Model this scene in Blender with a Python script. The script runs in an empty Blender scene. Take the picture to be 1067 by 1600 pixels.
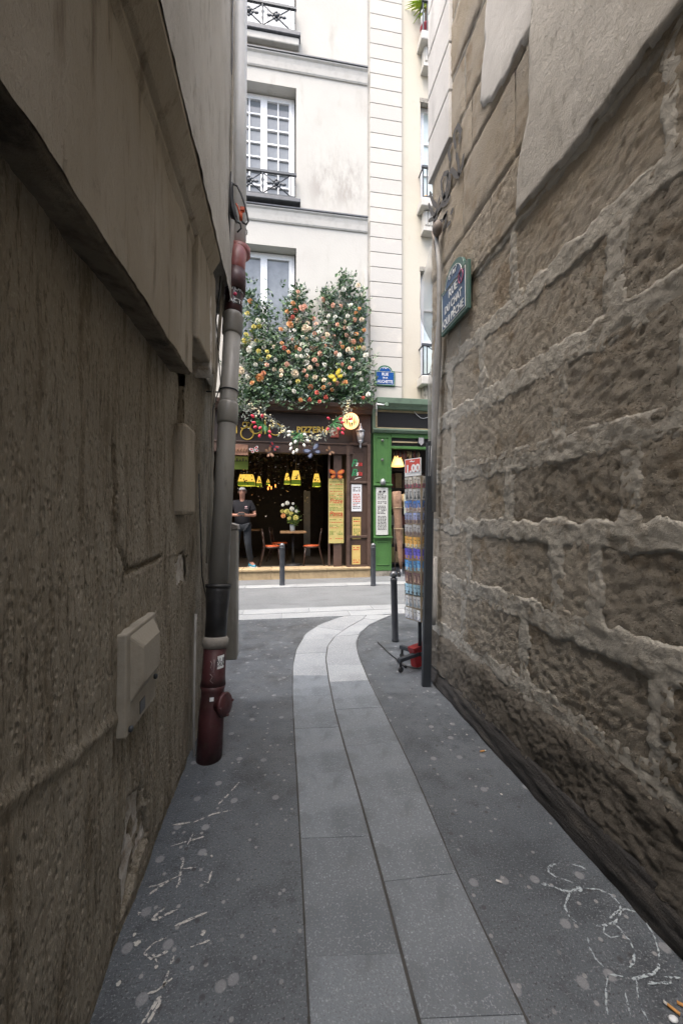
import bpy, bmesh, math, random
from mathutils import Vector, Matrix, noise
random.seed(7)
C = bpy.context.scene.collection
SC = bpy.context.scene
R = math.radians
# ---------------------------------------------------------------- camera
TH = math.atan(93/600.0); CT, ST = math.cos(TH), math.sin(TH); CZ = 1.41
cam_d = bpy.data.cameras.new('camera'); cam = bpy.data.objects.new('camera', cam_d); C.objects.link(cam)
cam.location = (0, 0, CZ); cam.rotation_euler = (R(90), 0, -TH)
cam_d.sensor_fit = 'AUTO'; cam_d.sensor_width = 36; cam_d.lens = 13.5; cam_d.shift_y = 0.0031
cam_d.clip_start = 0.05; cam_d.clip_end = 400
SC.camera = cam
# ---------------------------------------------------------------- sky, sun, exposure
SUN_EL, SUN_AZ = 68, 225      # soft overcast light from high above, behind the camera
w = bpy.data.worlds.new('World'); SC.world = w; w.use_nodes = True
wn = w.node_tree.nodes; wl = w.node_tree.links
sky = wn.new('ShaderNodeTexSky'); sky.sky_type = 'NISHITA'; sky.sun_disc = False
sky.sun_elevation = R(SUN_EL); sky.sun_rotation = R(SUN_AZ)
sky.dust_density = 6.0; sky.air_density = 1.0; sky.ozone_density = 0.6
bg = wn['Background']; bg.inputs['Strength'].default_value = 0.15
wl.new(sky.outputs[0], bg.inputs['Color'])
sun_d = bpy.data.lights.new('sun', 'SUN'); sun_d.energy = 1.15; sun_d.angle = R(60); sun_d.color = (1, 0.985, 0.955)
sun = bpy.data.objects.new('sun', sun_d); C.objects.link(sun)
_sd = Vector((math.sin(R(SUN_AZ))*math.cos(R(SUN_EL)), math.cos(R(SUN_AZ))*math.cos(R(SUN_EL)), math.sin(R(SUN_EL))))
sun.rotation_euler = _sd.to_track_quat('Z', 'Y').to_euler(); sun.location = (0, 0, 30)
SC.view_settings.view_transform = 'Standard'; SC.view_settings.look = 'None'
SC.view_settings.gamma = 1; SC.view_settings.use_curve_mapping = False
SC.view_settings.exposure = 1.86
SC.cycles.max_bounces = 10; SC.cycles.diffuse_bounces = 7; SC.cycles.glossy_bounces = 3
SC.cycles.transparent_max_bounces = 12; SC.cycles.caustics_reflective = False; SC.cycles.caustics_refractive = False
SC.cycles.use_denoising = True; SC.cycles.sample_clamp_indirect = 6
# ---------------------------------------------------------------- measuring: photo pixel -> point on a plane of the place
def ray(u, v):
    xc = (u-533.5)/600; zc = (805-v)/600
    return Vector((xc*CT+ST, -xc*ST+CT, zc))
def onX(u, v, X): d = ray(u, v); t = X/d.x; return Vector((X, t*d.y, CZ+t*d.z))
def onY(u, v, Y): d = ray(u, v); t = Y/d.y; return Vector((t*d.x, Y, CZ+t*d.z))
def onZ(u, v, Z=0.0): d = ray(u, v); t = (Z-CZ)/d.z; return Vector((t*d.x, t*d.y, Z))
# ---------------------------------------------------------------- mesh builder
class MB:
    def __init__(s): s.v = []; s.f = []; s.m = []; s.sm = []
    def add(s, vs, fs, mi=0, smooth=False):
        b = len(s.v); s.v += [Vector(p) for p in vs]
        for f in fs: s.f.append(tuple(b+i for i in f)); s.m.append(mi); s.sm.append(smooth)
        return s
    def box(s, x0, x1, y0, y1, z0, z1, mi=0):
        return s.add([(x0,y0,z0),(x1,y0,z0),(x1,y1,z0),(x0,y1,z0),(x0,y0,z1),(x1,y0,z1),(x1,y1,z1),(x0,y1,z1)],
            [(0,3,2,1),(4,5,6,7),(0,1,5,4),(1,2,6,5),(2,3,7,6),(3,0,4,7)], mi)
    def prism(s, poly, o, r, u, d, mi=0):            # 2-D outline in the frame (o, r, u), front at o, going back by d
        o, r, u = Vector(o), Vector(r), Vector(u); n = r.cross(u); k = len(poly)
        fr = [o+r*a+u*b for a, b in poly]; bk = [p-n*d for p in fr]
        return s.add(fr+bk, [tuple(range(k)), tuple(range(2*k-1, k-1, -1))]+[(i, i+k, (i+1) % k+k, (i+1) % k) for i in range(k)], mi)
    def sweep(s, prof, p0, p1, up=(0,0,1), mi=0):    # profile (out, up) along p0->p1, out = dir x up
        p0, p1, up = Vector(p0), Vector(p1), Vector(up); d = (p1-p0).normalized(); o = d.cross(up); k = len(prof)
        a = [p0+o*x+up*y for x, y in prof]; b = [p1+o*x+up*y for x, y in prof]
        return s.add(a+b, [tuple(range(k-1, -1, -1)), tuple(range(k, 2*k))]+[(i, (i+1) % k, (i+1) % k+k, i+k) for i in range(k)], mi)
    def tube(s, pts, r, n=8, mi=0, closed=False, smooth=True):
        pts = [Vector(p) for p in pts]; L = len(pts); rr = r if isinstance(r, (list, tuple)) else [r]*L
        rings = []; ref = None
        for i, p in enumerate(pts):
            if closed: t = pts[(i+1) % L]-pts[i-1]
            else: t = pts[min(i+1, L-1)]-pts[max(i-1, 0)]
            t.normalize()
            if ref is None: ref = t.orthogonal().normalized()
            ref = ref-t*ref.dot(t)
            if ref.length < 1e-6: ref = t.orthogonal()
            ref.normalize(); b = t.cross(ref)
            rings.append([p+(ref*math.cos(a)+b*math.sin(a))*rr[i] for a in (2*math.pi*k/n for k in range(n))])
        vs = [q for g in rings for q in g]; fs = []
        for i in range(L if closed else L-1):
            j = (i+1) % L
            for k in range(n): k2 = (k+1) % n; fs.append((i*n+k, i*n+k2, j*n+k2, j*n+k))
        s.add(vs, fs, mi, smooth)
        if not closed:
            b = len(s.v)-len(vs)
            s.f += [tuple(b+k for k in range(n-1, -1, -1)), tuple(b+(L-1)*n+k for k in range(n))]; s.m += [mi, mi]; s.sm += [False, False]
        return s
    def lathe(s, prof, c, n=16, mi=0, axis=(0,0,1)):  # prof (r, h)
        ax = Vector(axis).normalized(); c = Vector(c); e = ax.orthogonal().normalized(); g = ax.cross(e)
        if ax.z > .999: e, g = Vector((1,0,0)), Vector((0,1,0))
        vs = [c+ax*h+(e*math.cos(2*math.pi*k/n)+g*math.sin(2*math.pi*k/n))*r for r, h in prof for k in range(n)]
        fs = [(i*n+k, i*n+(k+1) % n, (i+1)*n+(k+1) % n, (i+1)*n+k) for i in range(len(prof)-1) for k in range(n)]
        fs2 = [tuple(range(n-1, -1, -1)), tuple((len(prof)-1)*n+k for k in range(n))]
        s.add(vs, fs, mi, True); b = len(s.v)-len(vs)
        for f in fs2: s.f.append(tuple(b+i for i in f)); s.m.append(mi); s.sm.append(False)
        return s
    def ball(s, c, r, n=12, mi=0, sc=(1,1,1)):
        c = Vector(c); h = max(4, n//2); vs = [c+Vector((0,0,-r*sc[2]))]
        for i in range(1, h):
            a = -math.pi/2+math.pi*i/h
            vs += [c+Vector((r*sc[0]*math.cos(a)*math.cos(2*math.pi*k/n), r*sc[1]*math.cos(a)*math.sin(2*math.pi*k/n), r*sc[2]*math.sin(a))) for k in range(n)]
        vs.append(c+Vector((0,0,r*sc[2]))); e = len(vs)-1
        fs = [(0, 1+(k+1) % n, 1+k) for k in range(n)]+[(e, 1+(h-2)*n+k, 1+(h-2)*n+(k+1) % n) for k in range(n)]
        fs += [(1+i*n+k, 1+i*n+(k+1) % n, 1+(i+1)*n+(k+1) % n, 1+(i+1)*n+k) for i in range(h-2) for k in range(n)]
        return s.add(vs, fs, mi, True)
    def grid(s, fn, nu, nv, mi=0, smooth=True, flip=False):
        vs = [fn(i/nu, j/nv) for j in range(nv+1) for i in range(nu+1)]; W = nu+1
        fs = [(j*W+i, j*W+i+1, (j+1)*W+i+1, (j+1)*W+i) for j in range(nv) for i in range(nu)]
        if flip: fs = [f[::-1] for f in fs]
        return s.add(vs, fs, mi, smooth)
    def ribbon(s, pts, w, n=(0,0,1), mi=0, jit=.25):
        pts = [Vector(p) for p in pts]; n = Vector(n); L = []; Rr = []
        for i, p in enumerate(pts):
            t = (pts[min(i+1, len(pts)-1)]-pts[max(i-1, 0)]).normalized(); b = n.cross(t)*w*.5*(1+random.uniform(-jit, jit))
            if i in (0, len(pts)-1): b *= .45
            L.append(p+b); Rr.append(p-b)
        k = len(pts)
        return s.add(L+Rr, [(i, k+i, k+i+1, i+1) for i in range(k-1)], mi)
    def text(s, txt, size, o, r, u, mi=0, ext=.0015, align='CENTER', width=None, shear=0, bold=0):
        cu = bpy.data.curves.new('lettering', 'FONT'); cu.body = txt; cu.size = size; cu.align_x = align; cu.align_y = 'CENTER'
        cu.extrude = ext; cu.shear = shear; cu.resolution_u = 3; cu.offset = bold
        ob = bpy.data.objects.new('lettering', cu); C.objects.link(ob); dg = bpy.context.evaluated_depsgraph_get(); dg.update()
        me = bpy.data.meshes.new_from_object(ob.evaluated_get(dg))
        o, r, u = Vector(o), Vector(r), Vector(u); n = r.cross(u); k = 1
        if width and len(me.vertices):
            xs = [q.co.x for q in me.vertices]; k = width/max(1e-6, max(xs)-min(xs))
        s.add([o+r*q.co.x*k+u*q.co.y+n*q.co.z for q in me.vertices], [tuple(p.vertices) for p in me.polygons], mi)
        bpy.data.objects.remove(ob); bpy.data.meshes.remove(me); bpy.data.curves.remove(cu)
        return s
ORG = {}
def tag(o, label=None, cat=None, group=None, kind=None):
    if label: o['label'] = label
    if cat: o['category'] = cat
    if group: o['group'] = group
    if kind: o['kind'] = kind
    return o
def thing(name, label, cat, loc=(0,0,0), group=None):
    o = bpy.data.objects.new(name, None); o.empty_display_size = .1; C.objects.link(o); o.location = loc
    ORG[o.name] = Vector(loc); return tag(o, label, cat, group)
def obj(name, mb, mats, parent=None, bevel=0, base=None, kind=None, label=None):
    if isinstance(mb, MB):
        me = bpy.data.meshes.new(name); po = ORG[parent.name] if parent else None
        xs = [p.x for p in mb.v]; ys = [p.y for p in mb.v]; zs = [p.z for p in mb.v]
        org = Vector(base) if base is not None else Vector(((min(xs)+max(xs))/2, (min(ys)+max(ys))/2, min(zs)))
        me.from_pydata([p-org for p in mb.v], [], mb.f)
        for m in (mats if isinstance(mats, (list, tuple)) else [mats]): me.materials.append(m)
        me.polygons.foreach_set('material_index', mb.m); me.polygons.foreach_set('use_smooth', mb.sm); me.update()
    o = bpy.data.objects.new(name, me); C.objects.link(o); ORG[o.name] = org
    if parent: o.parent = parent; o.location = org-po
    else: o.location = org
    if bevel:
        m = o.modifiers.new('edge', 'BEVEL'); m.width = bevel; m.segments = 2; m.limit_method = 'ANGLE'; m.angle_limit = R(40)
    if kind: o['kind'] = kind
    if label: o['label'] = label
    return o
def clone(o, parent=None, loc=None):       # a thing or part with its children
    c = o.copy(); C.objects.link(c)
    if parent is not None: c.parent = parent
    if loc is not None: c.location = loc
    ORG[c.name] = (ORG[parent.name] if parent is not None else Vector())+c.location
    for ch in list(o.children): clone(ch, c)
    return c
def nz(p, sc, oc=3):   # fractal noise about -1..1
    return noise.fractal(Vector(p)*sc, 1.0, 2.0, oc)
# ---------------------------------------------------------------- materials
def nd(nt, t, **k):
    n = nt.nodes.new(t)
    for a, b in k.items():
        if a in n.inputs: n.inputs[a].default_value = b
        else: setattr(n, a, b)
    return n
def rgba(c): return (c[0], c[1], c[2], 1)
class Mt:
    def __init__(s, name, col, rough=.8, metal=0, spec=.5):
        s.m = bpy.data.materials.new(name); s.m.use_nodes = True; s.nt = s.m.node_tree; s.b = s.nt.nodes['Principled BSDF']
        s.b.inputs['Base Color'].default_value = rgba(col); s.b.inputs['Roughness'].default_value = rough
        s.b.inputs['Metallic'].default_value = metal; s.b.inputs['Specular IOR Level'].default_value = spec
        s.col = nd(s.nt, 'ShaderNodeRGB'); s.col.outputs[0].default_value = rgba(col); s.c = s.col.outputs[0]; s.h = None
        s.tc = nd(s.nt, 'ShaderNodeTexCoord'); s.vec = s.tc.outputs['Object']
    def world(s): g = nd(s.nt, 'ShaderNodeNewGeometry'); s.vec = g.outputs['Position']; return s
    def map(s, sc):
        m = nd(s.nt, 'ShaderNodeMapping'); m.inputs['Scale'].default_value = sc; s.nt.links.new(s.vec, m.inputs[0]); return m.outputs[0]
    def noise(s, scale, detail=4, rough=.6, sc=None, dist=0):
        n = nd(s.nt, 'ShaderNodeTexNoise', Scale=scale, Detail=detail, Roughness=rough, Distortion=dist)
        s.nt.links.new(s.map(sc) if sc else s.vec, n.inputs['Vector']); return n.outputs['Fac']
    def voro(s, scale, out='Distance', sc=None, rnd=1):
        n = nd(s.nt, 'ShaderNodeTexVoronoi', Scale=scale, Randomness=rnd); s.nt.links.new(s.map(sc) if sc else s.vec, n.inputs['Vector']); return n.outputs[out]
    def voro2(s, scale, out='Distance'):
        n = nd(s.nt, 'ShaderNodeTexVoronoi', Scale=scale, voronoi_dimensions='2D'); s.nt.links.new(s.vec, n.inputs['Vector']); return n.outputs[out]
    def ramp(s, fac, a, b, lo=0, hi=1):
        n = nd(s.nt, 'ShaderNodeMapRange'); n.interpolation_type = 'SMOOTHSTEP'
        n.inputs[1].default_value = a; n.inputs[2].default_value = b; n.inputs[3].default_value = lo; n.inputs[4].default_value = hi
        s.nt.links.new(fac, n.inputs[0]); return n.outputs[0]
    def math(s, op, a, b):
        n = nd(s.nt, 'ShaderNodeMath', operation=op)
        for i, x in enumerate((a, b)):
            if isinstance(x, (int, float)): n.inputs[i].default_value = x
            else: s.nt.links.new(x, n.inputs[i])
        return n.outputs[0]
    def mix(s, fac, col, mode='MIX'):
        n = nd(s.nt, 'ShaderNodeMix', data_type='RGBA', blend_type=mode)
        if isinstance(fac, (int, float)): n.inputs[0].default_value = fac
        else: s.nt.links.new(fac, n.inputs[0])
        s.nt.links.new(s.c, n.inputs[6])
        if isinstance(col, tuple): n.inputs[7].default_value = rgba(col)
        else: s.nt.links.new(col, n.inputs[7])
        s.c = n.outputs[2]; return s
    def var(s, scale, col, a=.4, b=.65, sc=None, detail=4): return s.mix(s.ramp(s.noise(scale, detail, .6, sc), a, b), col)
    def obrand(s, amt=.25):
        oi = nd(s.nt, 'ShaderNodeObjectInfo'); r = s.ramp(oi.outputs['Random'], 0, 1, 1-amt, 1+amt)
        h = nd(s.nt, 'ShaderNodeHueSaturation'); s.nt.links.new(r, h.inputs['Value']); s.nt.links.new(s.c, h.inputs['Color']); s.c = h.outputs[0]; return s
    def island(s, cols):
        g = nd(s.nt, 'ShaderNodeNewGeometry'); cr = nd(s.nt, 'ShaderNodeValToRGB'); e = cr.color_ramp.elements
        e[0].color = rgba(cols[0]); e[1].color = rgba(cols[-1])
        for i in range(1, len(cols)-1): x = e.new(i/(len(cols)-1)); x.color = rgba(cols[i])
        s.nt.links.new(g.outputs['Random Per Island'], cr.inputs[0]); s.c = cr.outputs[0]; return s
    def bump(s, fac, dist=.01, strength=1):
        n = nd(s.nt, 'ShaderNodeBump', Strength=strength, Distance=dist); s.nt.links.new(fac, n.inputs['Height'])
        if s.h: s.nt.links.new(s.h, n.inputs['Normal'])
        s.h = n.outputs[0]; return s
    def rough(s, fac, lo, hi): s.nt.links.new(s.ramp(fac, .3, .7, lo, hi), s.b.inputs['Roughness']); return s
    def emit(s, col, st): s.b.inputs['Emission Color'].default_value = rgba(col); s.b.inputs['Emission Strength'].default_value = st; return s
    def trans(s, v): s.b.inputs['Transmission Weight'].default_value = v; return s
    def alpha(s, v): s.b.inputs['Alpha'].default_value = v; return s
    def done(s):
        s.nt.links.new(s.c, s.b.inputs['Base Color'])
        if s.h: s.nt.links.new(s.h, s.b.inputs['Normal'])
        return s.m
def plain(name, col, rough=.6, metal=0, wear=None, spec=.5, bscale=0, bd=.002):
    m = Mt(name, col, rough, metal, spec); d = tuple(c*.72 for c in col)
    m.var(7, wear or d, .42, .72)
    if bscale: m.bump(m.noise(bscale, 5), bd)
    return m.done()
def flat(name, col, rough=.6, metal=0, spec=.5):   # evenly coloured paint or print with a faint unevenness
    m = Mt(name, col, rough, metal, spec); m.var(30, tuple(c*.86 for c in col), .4, .7); return m.done()
# ---------------------------------------------------------------- surfaces
m = Mt('old_limestone', (.47,.425,.355), .95, 0, .2).world()
m.var(2.2, (.50,.455,.385), .38, .62).var(5, (.36,.30,.225), .5, .70).var(1.3, (.40,.27,.14), .62, .78, None, 6).obrand(.16)
m.mix(m.ramp(m.noise(38, 6, .75), .58, .72, 0, .6), (.16,.125,.09)).mix(m.ramp(m.noise(60, 6, .7), .56, .72, 0, .5), (.52,.46,.37))
m.mix(m.ramp(m.noise(150, 5, .8), .52, .66, 0, .5), (.24,.20,.15)).mix(m.ramp(m.noise(130, 5, .8, (1,1,1.3)), .54, .66, 0, .5), (.62,.56,.46))
m.bump(m.noise(40, 6, .8), .007).bump(m.noise(110, 6, .85), .017).bump(m.ramp(m.voro(80), .0, .36), .010)
STONE = m.done()
def pale_stone():
    m = Mt('pale_upper_limestone', (.47,.405,.31), .95, 0, .2).world()
    m.var(1.8, (.50,.45,.375), .38, .62).var(5, (.38,.31,.23), .5, .72).mix(m.ramp(m.noise(50, 6, .75), .58, .72, 0, .5), (.25,.20,.15)).mix(m.ramp(m.noise(2.2, 5), .55, .75, 0, .5), (.42,.40,.37))
    m.mix(m.ramp(m.noise(150, 5, .8), .52, .66, 0, .45), (.30,.25,.19)).mix(m.ramp(m.noise(120, 5, .8), .56, .68, 0, .4), (.62,.57,.48))
    m.bump(m.noise(26, 6, .75), .014).bump(m.noise(90, 6, .8), .018); return m.done()
m = Mt('grey_mortar', (.40,.38,.335), .95, 0, .2).world()
m.var(3, (.42,.40,.355), .4, .65).var(9, (.25,.225,.185), .52, .72).bump(m.noise(45, 6, .7), .012).bump(m.noise(9, 4), .012); MORTAR = m.done()
m = Mt('grey_render', (.46,.44,.40), .9, 0, .25).world()
m.var(1.6, (.54,.52,.48), .4, .65, (1,1,.5)).var(4, (.36,.33,.285), .55, .75, (1,1,.4)).mix(m.ramp(m.noise(70, 5, .7), .6, .72, 0, .4), (.26,.24,.21))
m.var(22, (.38,.36,.32), .52, .74, (1,1,.35)).mix(m.ramp(m.noise(160, 4, .8), .56, .7, 0, .4), (.62,.60,.56)).bump(m.noise(26, 5), .006).bump(m.noise(90, 5, .7), .006); RENDER = m.done()
m = Mt('smooth_quoin_render', (.56,.55,.53), .85).world(); m.var(1.5, (.62,.61,.59), .4, .6).var(5, (.47,.46,.44), .55, .75, (1,1,.3)).bump(m.noise(60, 4), .003); QUOIN_R = m.done()
m = Mt('black_bitumen', (.035,.033,.032), .62, 0, .4).world(); m.var(14, (.075,.068,.06), .5, .7, (1,.2,1)).bump(m.noise(30, 6, .7, (1,.15,1)), .014).bump(m.noise(120, 4), .004); BITUMEN = m.done()
m = Mt('roughcast', (.345,.305,.24), .95, 0, .15).world()
m.var(2.0, (.39,.35,.28), .4, .65, (1,1,.35)).var(14, (.21,.175,.125), .5, .68, (1,1,.13), 5).mix(m.ramp(m.noise(26, 5, .7, (1,1,.10)), .58, .68, 0, .75), (.105,.085,.06)).mix(m.ramp(m.noise(80, 5, .7), .56, .68, 0, .6), (.50,.45,.37))
m.mix(m.ramp(m.noise(70, 5, .8, (1,1,.16)), .54, .62, 0, .7), (.14,.115,.08)).mix(m.ramp(m.noise(110, 5, .8, (1,1,.3)), .56, .66, 0, .5), (.56,.50,.41)).bump(m.noise(34, 5, .75, (1,1,.08)), .010).bump(m.noise(80, 5, .8, (1,1,.16)), .013).bump(m.ramp(m.voro(60, sc=(1,1,.6)), 0, .5), .006); ROUGH = m.done()
m = Mt('cast_render', (.35,.305,.235), .92, 0, .2).world()
m.var(3, (.41,.365,.295), .4, .65, (1,1,.4)).var(16, (.20,.165,.12), .52, .72, (1,1,.15)).mix(m.ramp(m.noise(6, 6, .7), .6, .75, 0, .6), (.16,.14,.12)).mix(m.ramp(m.noise(120, 5, .8, (1,1,.5)), .54, .68, 0, .5), (.36,.32,.26)).bump(m.noise(40, 5, .7, (1,1,.3)), .008).bump(m.noise(110, 5, .8, (1,1,.5)), .006); CASTR = m.done()
m = Mt('dark_soffit', (.16,.135,.10), .95, 0, .2).world(); m.var(9, (.06,.05,.04), .45, .7).var(4, (.24,.21,.16), .6, .75).bump(m.noise(30, 5, .7), .012); SOFF = m.done()
m = Mt('broken_plaster', (.62,.59,.54), .95).world(); m.var(18, (.40,.34,.27), .45, .65).bump(m.noise(40, 6, .7), .012); BROKEN = m.done()
# asphalt with gum spots, stains and grit
m = Mt('asphalt', (.078,.090,.103), .6, 0, .6).world()
m.var(1.1, (.105,.119,.133), .4, .65).var(3.2, (.050,.058,.067), .48, .70).var(11, (.050,.057,.066), .52, .75).var(150, (.19,.20,.21), .55, .66, None, 3).var(120, (.03,.033,.037), .56, .68, None, 3)
sp = m.ramp(m.voro2(6.5), .085, .13, 1, 0); pick = m.ramp(m.voro2(6.5, 'Color'), .52, .60, 0, 1)
m.mix(m.math('MULTIPLY', m.math('MULTIPLY', sp, pick), .6), (.27,.275,.285))
sp = m.ramp(m.voro2(15), .07, .13, 1, 0); pick = m.ramp(m.voro2(15, 'Color'), .62, .68, 0, 1)
m.mix(m.math('MULTIPLY', m.math('MULTIPLY', sp, pick), .55), (.36,.355,.345))
sp = m.ramp(m.voro2(9.3), .05, .11, 1, 0); pick = m.ramp(m.voro2(9.3, 'Color'), .68, .74, 0, 1)
m.mix(m.math('MULTIPLY', m.math('MULTIPLY', sp, pick), .8), (.04,.04,.043))
m.rough(m.noise(2.5), .30, .55).bump(m.noise(260, 3), .0022).bump(m.noise(14, 5), .004); ASPH = m.done()
m = Mt('granite', (.165,.186,.206), .55, 0, .55)
m.obrand(.17).var(3, (.125,.142,.158), .45, .7).var(150, (.31,.335,.36), .53, .70, None, 4).var(240, (.13,.137,.15), .55, .68, None, 3).mix(m.ramp(m.noise(9, 5), .58, .75, 0, .5), (.13,.135,.14))
m.var(7, (.12,.135,.15), .55, .75).mix(m.ramp(m.voro2(4), .1, .2, .35, 0), (.09,.10,.11)).rough(m.noise(4), .42, .68).bump(m.noise(240, 4), .003).bump(m.noise(18, 4), .004); GRAN = m.done()
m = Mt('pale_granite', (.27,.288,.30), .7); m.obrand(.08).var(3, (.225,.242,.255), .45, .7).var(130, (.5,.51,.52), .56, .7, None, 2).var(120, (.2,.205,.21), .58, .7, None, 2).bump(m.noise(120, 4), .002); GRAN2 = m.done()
JOINT = plain('dirt_joint', (.062,.060,.056), .95, bscale=60)
# far facade, cream paint with a grey damp stain of its own under the second window
m = Mt('cream_facade', (.47,.458,.42), .9).world()
m.var(.8, (.44,.425,.39), .42, .7).var(3, (.38,.36,.32), .55, .8, (1,1,.30))
sx = nd(m.nt, 'ShaderNodeSeparateXYZ'); m.nt.links.new(m.vec, sx.inputs[0])
bx = m.math('MULTIPLY', m.ramp(sx.outputs[0], .35, .9), m.ramp(sx.outputs[0], 1.7, 2.0, 1, 0)); bz = m.math('MULTIPLY', m.ramp(sx.outputs[2], 8.2, 8.9), m.ramp(sx.outputs[2], 9.3, 10.0, 1, 0))
m.mix(m.math('MULTIPLY', m.math('MULTIPLY', bx, bz), m.ramp(m.noise(5, 6, .7, (1,1,.35)), .40, .66, 0, .7)), (.27,.25,.225))
bz = m.math('MULTIPLY', m.ramp(sx.outputs[2], 5.6, 6.4, 1, .0), m.ramp(m.noise(3, 6, .7, (1,1,.4)), .45, .7, 0, .6)); m.mix(bz, (.40,.37,.32))
m.bump(m.noise(25, 4), .003); FAC_A = m.done()
m = Mt('yellow_facade', (.50,.465,.385), .9).world(); m.var(.9, (.47,.43,.355), .42, .7).var(2.4, (.42,.37,.30), .58, .8, (1,1,.6)).bump(m.noise(25, 4), .003); FAC_B = m.done()
m = Mt('quoin_stone', (.47,.455,.42), .9).world(); m.obrand(.04).var(2, (.55,.52,.46), .5, .75).bump(m.noise(30, 4), .003); QST = m.done()
MOULD = plain('moulding', (.48,.467,.43), .85, wear=(.42,.405,.37)); LEAD = plain('lead_flashing', (.11,.115,.125), .6, .3)
DIRTY = plain('weathered_ledge', (.33,.31,.27), .95, wear=(.12,.11,.09), bscale=20, bd=.01)
WHITE = flat('white_joinery', (.78,.79,.80), .45); IRON = flat('grey_ironwork', (.055,.062,.07), .5, .4)
m = Mt('window_glass', (.17,.19,.205), .06, 0, .6); m.var(2, (.24,.26,.275), .4, .65).var(6, (.08,.085,.09), .6, .75); PANE = m.done()
m = Mt('pale_window_glass', (.50,.58,.57), .1, 0, .6); m.var(2, (.58,.65,.64), .4, .7); PANE_B = m.done()
m = Mt('net_curtain', (.66,.67,.69), .9); m.var(9, (.54,.55,.58), .4, .6, (1,1,.05)); CURT = m.done()
DARK = flat('dark_room', (.012,.011,.010), .9)
BRN = plain('brown_shop_paint', (.062,.036,.026), .5, wear=(.045,.026,.019), bscale=30); BRN2 = plain('brown_moulding', (.095,.06,.046), .45, wear=(.065,.04,.03)); BRN_D = flat('dark_fascia', (.022,.014,.012), .5)
GOLD = flat('gold_letters', (.62,.43,.07), .4, .15)
STEP = plain('beige_step_stone', (.42,.32,.19), .8, wear=(.32,.24,.14), bscale=30)
GRN = plain('green_shop_paint', (.062,.165,.046), .45, wear=(.05,.135,.04)); GRN_D = flat('dark_green_paint', (.012,.05,.014), .5)
SAGE = plain('sage_cornice_paint', (.14,.21,.15), .6, wear=(.11,.16,.115)); TAN = plain('bare_tan_trim', (.34,.28,.17), .7); BLK = flat('black_sign_board', (.012,.012,.014), .35)
# ---------------------------------------------------------------- ground
g = MB(); g.add([(-60,-60,0),(60,-60,0),(60,60,0),(-60,60,0)], [(0,1,2,3)])
ground = obj('asphalt_ground', g, ASPH, base=(0,0,0), kind='structure')
m = Mt('lit_street_asphalt', (.14,.152,.162), .6, 0, .5).world(); m.var(1.3, (.165,.178,.19), .4, .65).var(4, (.105,.114,.123), .5, .75, (.3,1,1)).var(180, (.26,.27,.28), .56, .68, None, 2).bump(m.noise(200, 3), .003); ROADM = m.done()  # the street's brighter light is put into this paler asphalt colour
g = MB(); g.add([(-40,5.845,.004),(40,5.845,.004),(40,7.496,.004),(-40,7.496,.004)], [(0,1,2,3)]); obj('road', g, ROADM, kind='structure')
g = MB(); g.add([(-40,7.824,.006),(40,7.824,.006),(40,8.9,.006),(-40,8.9,.006)], [(0,1,2,3)]); obj('pavement', g, ROADM, kind='structure')
# two rows of granite slabs down the alley, bending right into a band across the street
def interp(pl, v):
    for (u0, v0), (u1, v1) in zip(pl, pl[1:]):
        if v1 <= v <= v0: return u0+(u1-u0)*(v-v0)/(v1-v0) if v1 != v0 else u0
    return pl[-1][0] if v < pl[-1][1] else pl[0][0]
EL = [(487,1680),(483,1600),(472,1370),(463,1200),(459,1130),(457,1085),(457.5,1040),(463,1015),(478,990),(500,976),(530,965),(545,961)]
EC = [(676,1680),(655,1600),(601,1390),(560,1240),(535,1155),(523,1110),(514,1065),(509,1030),(512,1010),(523,995),(545,980),(568,967),(573,961)]
ER = [(856,1680),(825,1600),(716,1370),(650,1215),(604,1120),(575,1062),(560,1025),(556,1005),(562,990),(578,976),(600,966),(613,961)]
def gnd(pl, v): return onZ(interp(pl, v), v)
paving = thing('granite_paving', 'two rows of grey granite slabs curving along the alley floor', 'paving', (.3,.9,0))
def slab(edgeA, edgeB, h=.007, mat=None, parent=None, name='slab'):
    # edgeA, edgeB: matching points along both long sides
    cA = []; cB = []
    for a, b in zip(edgeA, edgeB):
        d = (b-a).normalized()*.004; cA.append(a+d); cB.append(b-d)
    k = len(cA); vs = [p+Vector((0,0,h)) for p in cA+cB]+[p+Vector((0,0,-.03)) for p in cA+cB]
    fs = [(i, i+k, i+k+1, i+1) for i in range(k-1)]
    fs += [(i, i+1, i+1+2*k, i+2*k) for i in range(k-1)]+[(k+i+1, k+i, k+i+2*k, k+i+1+2*k) for i in range(k-1)]
    fs += [(0, 2*k, 3*k, k), (k-1, 2*k-1, 4*k-1, 3*k-1)]
    mb = MB().add(vs, fs); return obj(name, mb, mat or GRAN, parent, bevel=.0015)
def row(P, Q, joints, off, gapc):
    for (a0, b0), (a1, b1) in zip(joints, joints[1:]):
        A = []; B = []
        n = 2 if a0 > 1100 else 5
        for i in range(n+1):
            f = i/n; a = gnd(P, a0+(a1-a0)*f); b = gnd(Q, b0+(b1-b0)*f); d = (b-a).normalized()
            A.append(a+d*off[0]); B.append(b-d*off[1])
        e = (A[1]-A[0]).normalized()*gapc; A[0] += e; B[0] += e; A[-1] -= e; B[-1] -= e
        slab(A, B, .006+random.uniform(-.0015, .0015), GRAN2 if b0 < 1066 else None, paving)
row(EL, EC, [(1679,1679),(1497,1492),(1312,1308),(1211,1207),(1140,1137),(1088,1088),(1056,1056),(1022,1020),(999,999),(980,986),(968,976),(961.5,961.5)], (.0, .0015), .0006)
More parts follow.
